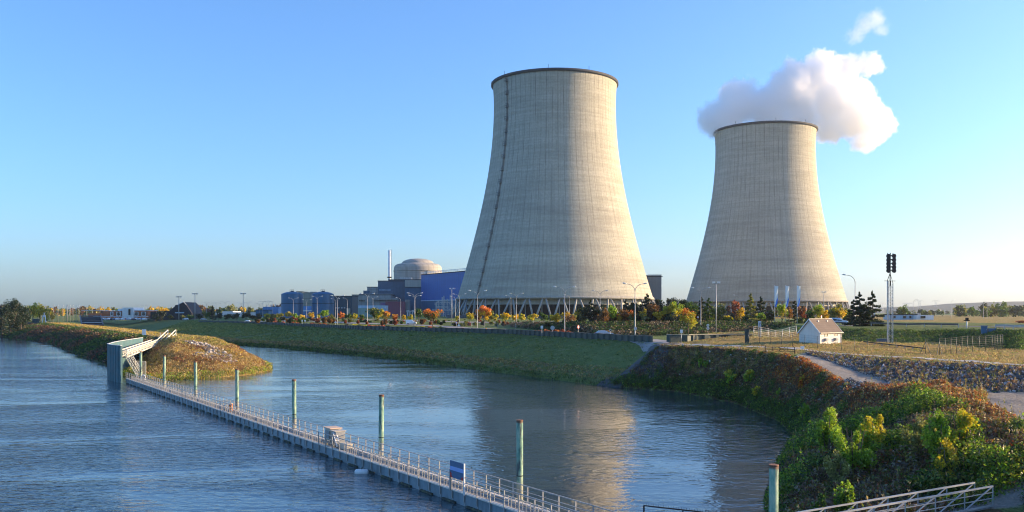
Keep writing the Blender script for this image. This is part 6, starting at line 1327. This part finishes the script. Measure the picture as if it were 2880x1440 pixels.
# steep right bank: reeds at the water, dry brown scrub above, orange brush on the shoulder
def f_bank(x, y, z):
    n1 = fbm(x, y, 0.16); n2 = fbm(x, y, 0.5, 4)
    d = z + n1*1.1; sh = 1.0 if y > 95 else 1.35
    orange = (z > 3.6 and y < 126 and n1 > -0.05 and x > 33.5)
    if d < 1.9: c = pick((5,'green'),(1.4,'dark'),(0.6,'lime')); h_ = 0.9+0.6*n2
    elif orange: c = pick((2,'orange'),(3,'rust'),(2,'dry'),(3,'brown')); h_ = 0.8+0.6*n2
    elif n2 > 0.25: c = pick((3,'green'),(1,'olive'),(0.5,'dark')); h_ = 0.9
    else: c = pick((4,'plum'),(2.5,'brown'),(2,'grey'),(1.6,'olive'),(1.0,'dry'),(0.6,'rust')); h_ = 0.55+0.4*n2
    if z > 5.6 or (x > 33.5 and z > 4.4): h_ *= 0.5
    return (max(0.2, h_)*sh, c, 0.26, 0.42)
P_B1 = [p[:2] for p in W1[8:13]] + [(26.5,84)] + [(34.8,84)] + [(p[0]+0.6, p[1]) for p in CR[:8][::-1]]
scatter('bank_undergrowth', P_B1, 7800, 15, f_bank, 'dense mixed scrub and reeds on the right bank, green by the water and brown above', seed=21, upright=0.3)
# big foreground scrub
def f_fore(x, y, z):
    n1 = fbm(x, y, 0.13, 2); n2 = fbm(x, y, 0.42, 8); edge = min(1.0, max(0.0, (z+0.4)/1.6))
    if x > 34.5 and y < 80 or (y > 78 and x > 31): c = pick((1,'orange'),(2,'rust'),(2,'plum'),(1,'olive'),(2,'dry'),(2,'brown')); h_ = 1.0+0.5*n2
    elif n1 > 0.0: c = pick((3,'plum'),(2,'brown'),(2,'grey'),(2,'olive'),(0.6,'rust')); h_ = 1.3+0.7*n2
    elif n1 < -0.22: c = pick((3,'green'),(2.4,'lime'),(1.2,'olive')); h_ = 2.1+1.0*n2
    else: c = pick((5,'green'),(2,'dark'),(1,'olive')); h_ = 1.7+1.3*n2
    if y < 52: h_ *= 0.6
    return (max(0.25, h_)*(0.45+0.55*edge), c, 0.22, 0.55)
P_F = [(26.3,86), (22.3,76), (16.8,60), (14.2,47), (17,46.3), (22,48.6), (27,51.3), (31,52.6), (32.5,56), (36.3,66), (38,72), (40.5,80), (39,85), (35.5,90), (28,90.5)]
scatter('riverside_undergrowth', P_F, 9500, 26, f_fore, 'thick dark green and brown foreground scrub at the bottom right', seed=22, aspect=0.5, upright=0.15)
scatter('low_undergrowth', [(25.5,43),(29,43),(35,50),(33,53),(31,52),(28.0,50.2)], 900, 16, lambda x, y, z: (0.5+0.4*fbm(x, y, 0.6), pick((4,'green'),(2,'plum'),(2,'dark'),(1,'grey')), 0.18, 0.4), 'dark low weeds under the railing in the bottom right corner', seed=51)
def f_weed(x, y, z): return (rr_.uniform(0.9, 2.4), pick((2,'grey'),(2,'plum'),(2,'olive'),(1,'dry')), 0.16, 0.10)
scatter('tall_weeds', P_F, 700, 26, f_weed, 'thin dry weed stalks standing out of the foreground scrub', seed=23, aspect=0.4, upright=0.7)
# mound beside the yard and grass fringe
def f_mound(x, y, z): return (0.5+0.35*fbm(x, y, 0.5), pick((3,'dry'),(2,'olive'),(2,'brown'),(1,'rust')), 0.24, 0.3)
scatter('mound_grass', [(35,86),(36.5,91),P(2590,1112,5.4)[:2],P(2690,1112,5.4)[:2],(44,85),(41,79),(37.5,74),(34,74)], 1500, 10, f_mound, 'dry golden and brown grass on the low mound beside the gravel yard', 'grass', 24, 0.25, 0.6)
# waterline fringe of the grass dike
def f_reed(x, y, z):
    n1 = fbm(x, y, 0.07, 3)
    return ((0.55+0.4*n1) if z < 0.8 else 0.35, pick((5,'green'),(2,'dark'),(1,'olive')) if z < 0.75 else pick((3,'dry'),(3,'olive'),(2,'grey'),(1,'brown')), max(0.30, y*0.0016), 0.5)
o1 = [(x, y) for x, y in offs(W1[2:9], -0.4)]; o2 = [(x, y) for x, y in offs(W1[2:9], 6.2)]
scatter('reed_fringe', o1 + o2[::-1], 6500, 9, f_reed, 'reed and dry grass fringe along the waterline of the grass dike', 'reeds', 25, 0.3, 0.55)
def f_dike(x, y, z):
    if fbm(x, y, 0.09, 5) < -0.35: return None
    return (0.16+0.1*fbm(x, y, 0.4), pick((6,'turf'),(1.5,'olive'),(0.6,'green')), max(0.3, y*0.0018), 0.7)
o1 = [(x, y) for x, y in offs(W1[1:9], 5.0)]; o2 = [p[:2] for p in T1[1:]]
scatter('dike_grass', o1 + o2[::-1], 9000, 8, f_dike, 'short green grass sward covering the long dike slope', 'grass', 26, 0.3, 0.5)
# island
def f_isle(x, y, z):
    n1 = fbm(x, y, 0.10, 1); n2 = fbm(x, y, 0.3, 6)
    right = x > -68 - 0.0*(y) or z > 5.2
    if z < 0.55: c = pick((2,'lime'),(2,'yellow'),(2.5,'green'),(3,'dry')); h_ = 0.9
    elif y > 214 and z > 4.6: c = pick((5,'dry'),(2,'olive'),(1,'yellow')); h_ = 0.25
    elif n1 > 0.12: c = pick((1.6,'rust'),(3,'brown'),(4,'dry'),(0.6,'plum')); h_ = 0.75
    elif n1 < -0.28: c = pick((1.5,'olive'),(6,'dry'),(1,'brown')); h_ = 0.6
    else: c = pick((8,'dry'),(2,'brown'),(1.2,'gold'),(0.5,'rust')); h_ = 0.7
    return (max(0.15, h_*(1+0.5*n2)), c, 0.36, 0.55)
P_IF = [(-80,187),(-73,178),P(481,1070)[:2],P(560,1067)[:2],P(626,1062)[:2],P(715,1053)[:2],(-53.4,203),(-58.5,222),(-72,246),(-84,262),(-100,262),(-92,240),(-85,214),(-83,196)]
scatter('island_grass', P_IF, 8500, 11, f_isle, 'golden, rusty and green rough grass covering the near end of the island', 'grass', 27, 0.3, 0.5)
def f_isle2(x, y, z):
    n1 = fbm(x, y, 0.05, 1)
    if z > 4.8: c = pick((4,'green'),(2,'olive')); h_ = 0.5
    elif n1 > 0.0: c = pick((4,'plum'),(3,'dark'),(2,'brown'),(1,'rust')); h_ = 1.6
    else: c = pick((4,'green'),(3,'dark'),(1,'olive')); h_ = 1.5
    return (h_*(1+0.5*fbm(x, y, 0.2, 5)), c, 0.55, 1.1)
oc = offs([(a, b, 0) for a, b in RC], 5.5)
P_IR = [(-322,576),(-260,464),P(80,958)[:2],P(145,968)[:2],P(240,1005)[:2],P(316,1034)[:2],(-84.8,200)] + [(-87.5,215),(-90,232)] + oc[1:5]
scatter('river_slope_scrub', P_IR, 8000, 13, f_isle2, 'dark green and purple scrub covering the river side of the island', seed=28, aspect=0.5, upright=0.1)
def f_crest(x, y, z): return (0.14, pick((5,'dry'),(2,'gold'),(1,'olive')), max(0.4, y*0.0016), 0.7)
scatter('crest_grass', P_CREST, 2600, 6, f_crest, 'mown golden grass strip on top of the island', 'grass', 29, 0.3, 0.5)
# compound, verge, embankments
def f_comp(x, y, z):
    if fbm(x, y, 0.12, 2) < -0.3: return None
    return (0.18+0.12*fbm(x, y, 0.5), pick((4,'dry'),(1.5,'brown'),(2.5,'olive'),(1.5,'turf')), 0.26, 0.5)
scatter('compound_grass', P_COMP, 5200, 6, f_comp, 'dry tawny grass in the fenced compound around the white house', 'grass', 30, 0.25, 0.5)
o1 = [P(u, v, z)[:2] for u, v, z in ((1440,921,7.6),(1560,934,7.4),(1690,942,7.4),(1850,944,7.4),(2000,940,7.5),(2140,933,8.1),(2225,924,8.9))]; o2 = [XY(1430,341), XY(1540,291), P(1650,911,9.8)[:2], P(1900,911,9.8)[:2], P(2100,910,9.8)[:2], P(2240,914,9.8)[:2]]
def f_hedge(x, y, z):
    n1 = fbm(x, y, 0.06, 2)
    return (0.9+0.4*fbm(x, y, 0.3), pick((5,'dark'),(2,'green'),(1,'plum')) if n1 < 0.1 else pick((4,'plum'),(3,'dark'),(1,'grey')), 0.42, 0.8)
scatter('hedge_bank', o1 + o2[::-1], 4500, 12, f_hedge, 'dark hedge-like planting on the bank behind the road, before the trees', seed=31, aspect=0.5, upright=0.1)
o1 = [P(u, v, z)[:2] for u, v, z in ((2250,955,7.2),(2380,963,7.1),(2640,964,7.1),(2760,978,7.1),(2880,985,7.3))]; o2 = [P(u, v, 9.8)[:2] for u, v in ((2240,914.5),(2340,919.5),(2450,921.5),(2700,922.5),(2800,925.5),(2880,929.5))]
def f_emb(x, y, z): return (0.25+0.1*fbm(x, y, 0.3), pick((5,'green'),(3,'dark'),(0.6,'olive')), 0.33, 0.6)
scatter('embankment_grass', o1 + o2[::-1], 4200, 8, f_emb, 'dark green rough grass on the road embankment behind the siren mast', 'grass', 32, 0.3, 0.4)
# rubble
def rubble(name, poly, n, smin, smax, label, seed, cols, zoff=0.0):
    g = np.random.default_rng(seed); pa = np.array([p[:2] for p in poly]); lo, hi = pa.min(0), pa.max(0); V, Fc, C = [], [], []
    ico = bmesh.new(); bmesh.ops.create_icosphere(ico, subdivisions=1, radius=1); bv = np.array([tuple(v.co) for v in ico.verts]); bf = np.array([[v.index for v in f.verts] for f in ico.faces]); ico.free()
    q = g.uniform(lo, hi, (n*6, 2)); q = q[in_poly(q, [tuple(a) for a in pa])][:n]
    for i, (x, y) in enumerate(q):
        s = g.uniform(smin, smax)*(1 if g.random() < 0.85 else 1.6); v = bv*(1+g.normal(0, 0.2, (len(bv),1)))*s*g.uniform(0.6, 1.2, 3); a_ = g.uniform(0, 6.28); ca, sa = math.cos(a_), math.sin(a_)
        v = np.stack([v[:,0]*ca-v[:,1]*sa, v[:,0]*sa+v[:,1]*ca, v[:,2]], 1) + np.array([x, y, hgt(x, y)+s*0.15+zoff]); Fc.append(bf+len(V)*len(bv)); V.append(v); c_ = cols[g.integers(0, len(cols))]; C.append(np.tile(np.array(c_)*g.uniform(0.6, 1.3), (len(bf),1)))
    me = bpy.data.meshes.new(name); me.from_pydata(np.concatenate(V).tolist(), [], np.concatenate(Fc).tolist()); at = me.attributes.new('leafcol', 'FLOAT_COLOR', 'FACE'); cc = np.ones((len(me.polygons), 4), np.float32); cc[:, :3] = np.concatenate(C).clip(0,1); at.data.foreach_set('color', cc.ravel()); me.update()
    m_ = MATS.get('stone_col')
    if m_ is None:
        m_, nt, out = new_mat('stone_col'); b = N(nt, 'ShaderNodeBsdfPrincipled', i_Roughness=0.9); L(nt, N(nt, 'ShaderNodeAttribute', attribute_name='leafcol').outputs['Color'], b.inputs['Base Color']); L(nt, b.outputs[0], out.inputs[0]); MATS['stone_col'] = m_
    tag(link(name, me, m_), label, 'rubble', None, 'stuff')
ST = [(0.10,0.10,0.10),(0.16,0.155,0.15),(0.08,0.08,0.09),(0.11,0.10,0.10),(0.07,0.07,0.07),(0.42,0.41,0.40)]
rubble('rubble_slope', P_ROCK, 10000, 0.05, 0.19, 'grey broken stones piled on the slope below the pale path', 41, ST)
def f_rock(x, y, z): return (0.4, pick((3,'plum'),(2,'brown'),(2,'olive'),(1,'dry')), 0.22, 0.25)
scatter('rubble_weeds', P_ROCK, 2600, 9, f_rock, 'sparse brown weeds growing among the broken stones', 'weeds', 42, 0.3, 0.6)
P_IS = [PY(u, v, y)[:2] for u, v, y in ((515,978,222),(560,968,222),(610,975,215),(640,985,210),(668,1008,200),(640,1018,194),(590,1012,196),(540,1010,200),(585,990,208),(540,985,215))]
rubble('island_rubble', P_IS, 900, 0.12, 0.34, 'patch of pale broken stones among the brown grass of the island', 43, [(0.50,0.44,0.37),(0.38,0.33,0.28),(0.22,0.19,0.17),(0.12,0.10,0.09)], 0.25)
rubble('bank_stones', P_B1, 110, 0.06, 0.16, 'scattered pale stones on the upper right bank', 44, [(0.5,0.48,0.46),(0.35,0.33,0.32)], 0.35)
rubble('track_stones', [P(2350,1075,5.8)[:2], P(2390,1068,5.7)[:2], P(2430,1085,5.3)[:2], P(2440,1105,5)[:2], P(2380,1103,5.1)[:2]], 260, 0.05, 0.14, 'small heap of stones between the track and the orange brush', 45, ST, 0.35)
# paths and roads laid on the ground
def ribbon(name, ctr, w, m, label, off=0.05, step=1.2, cross=4):
    pl_ = polyline([(p[0], p[1], 0) for p in ctr], step); vs = []; fs = []
    for i, p in enumerate(pl_):
        d = (pl_[min(i+1, len(pl_)-1)]-pl_[max(i-1, 0)]).normalized(); nn = Vector((-d.y, d.x, 0)); ww = (w(i/len(pl_)) if callable(w) else w)
        for k in range(cross+1):
            q_ = p + nn*ww*(k/cross-0.5); vs.append((q_.x, q_.y, hgt(q_.x, q_.y)+off))
    for i in range(len(pl_)-1):
        for k in range(cross): a_ = i*(cross+1)+k; fs.append((a_, a_+1, a_+cross+2, a_+cross+1))
    me = bpy.data.meshes.new(name); me.from_pydata(vs, [], fs); me.update(); tag(link(name, me, m), label, None, None, 'structure')
M_PATH = mat('pale_path', (0.50,0.46,0.40), 0.95, var=0.12, scale=0.8, stain=(0.40,0.35,0.28)); M_ASPH = mat('asphalt', (0.10,0.10,0.105), 0.9, var=0.2, scale=0.5); M_ROADP = mat('pale_road', (0.30,0.28,0.26), 0.9, var=0.12, scale=0.3); M_RAMP = mat('ramp_concrete', (0.085,0.088,0.09), 0.9, var=0.25, scale=0.6, stain=(0.06,0.06,0.055))
ribbon('path', [G_(1845,968), G_(1960,973), G_(2100,979), G_(2240,985), G_(2300,990), G_(2450,1001), G_(2600,1009), G_(2760,1020), G_(2900,1030)], 2.2, M_PATH, 'pale gravel path along the crest before the compound')
ribbon('ramp', [P(1868,968,7.1)[:2], P(1835,988,6.3)[:2], P(1790,1020,4.0)[:2], P(1735,1055,2.0)[:2], P(1695,1078,0.3)[:2]], lambda f: 5.2-1.5*f, M_RAMP, 'concrete boat ramp running down the dike into the water', 0.12)
rd = [XY(700,520), XY(860,455), XY(1000,400), XY(1150,366), XY(1300,318), XY(1440,282), XY(1600,228), XY(1750,206), XY(1850,178), (28,163)]
ribbon('road', rd, 7.0, M_ROADP, 'pale service road running behind the flood wall', 0.06, 3.0)
ribbon('road', [P(u, v, 9.8)[:2] for u, v in ((2330,915),(2450,916.5),(2700,917.5),(2850,921))] + [(130,140)], 6.0, M_ASPH, 'asphalt road on top of the embankment', 0.06, 3.0)
ribbon('upper_road', [XY(1000,470), XY(1200,410), XY(1350,385), XY(1450,372), (40,330)], 8.0, M_ROADP, 'paved strip in front of the plant fence', 0.06, 4.0)
# ------------------------------------------------------------------ air, sky, sun, camera
m, nt, out = new_mat('air')
v = N(nt, 'ShaderNodeVolumePrincipled'); v.inputs['Color'].default_value = (0.90,0.95,1.0,1); v.inputs['Density'].default_value = HAZE; v.inputs['Anisotropy'].default_value = 0.66
L(nt, v.outputs[0], out.inputs['Volume'])
hb = MB().box(-6200,-120,-5.0, 6200,7400,320).build('haze', m); tag(hb, 'thin pale haze in the air over the whole plain', 'haze', None, 'stuff')
w = bpy.data.worlds.new('World'); sc.world = w; w.use_nodes = True; nt = w.node_tree; nt.nodes.clear()
out = nt.nodes.new('ShaderNodeOutputWorld'); bg = nt.nodes.new('ShaderNodeBackground'); sk = nt.nodes.new('ShaderNodeTexSky')
sk.sky_type = 'NISHITA'; sk.sun_disc = False; sk.sun_elevation = SUN_EL; sk.sun_rotation = SUN_AZ
sk.altitude = 100; sk.air_density = SKY_AIR; sk.dust_density = SKY_DUST; sk.ozone_density = SKY_OZ
nt.links.new(mixc(nt, 1.0, sk.outputs[0], (1.05, 0.97, 0.96), 'MULTIPLY'), bg.inputs[0]); bg.inputs[1].default_value = SKY_S; nt.links.new(bg.outputs[0], out.inputs[0])
ld = bpy.data.lights.new('sun', 'SUN'); ld.energy = SUN_S; ld.angle = R(0.5); ld.color = (1.0, 0.71, 0.40)
lo = bpy.data.objects.new('sun', ld); col.objects.link(lo)
sv = Vector((math.sin(SUN_AZ)*math.cos(SUN_EL), math.cos(SUN_AZ)*math.cos(SUN_EL), math.sin(SUN_EL)))
lo.rotation_euler = sv.to_track_quat('Z', 'Y').to_euler(); lo.location = (300, 0, 300)
cd = bpy.data.cameras.new('camera'); cam = bpy.data.objects.new('camera', cd); col.objects.link(cam); sc.camera = cam
cam.location = (0, 0, H); cam.rotation_euler = (R(90), 0, 0)
cd.sensor_width = 36; cd.lens = 36 * F / 2880; cd.shift_y = (V0 - 720) / 2880; cd.clip_start = 0.5; cd.clip_end = 40000
sc.view_settings.view_transform = 'Standard'; sc.view_settings.look = 'None'; sc.view_settings.gamma = 1; sc.view_settings.exposure = EXPO
sc.cycles.volume_bounces = 26; sc.cycles.max_bounces = 26; sc.cycles.diffuse_bounces = 3; sc.cycles.glossy_bounces = 3; sc.cycles.transparent_max_bounces = 8
sc.cycles.use_denoising = True; sc.cycles.filter_width = 1.1
sc.cycles.sample_clamp_indirect = 8
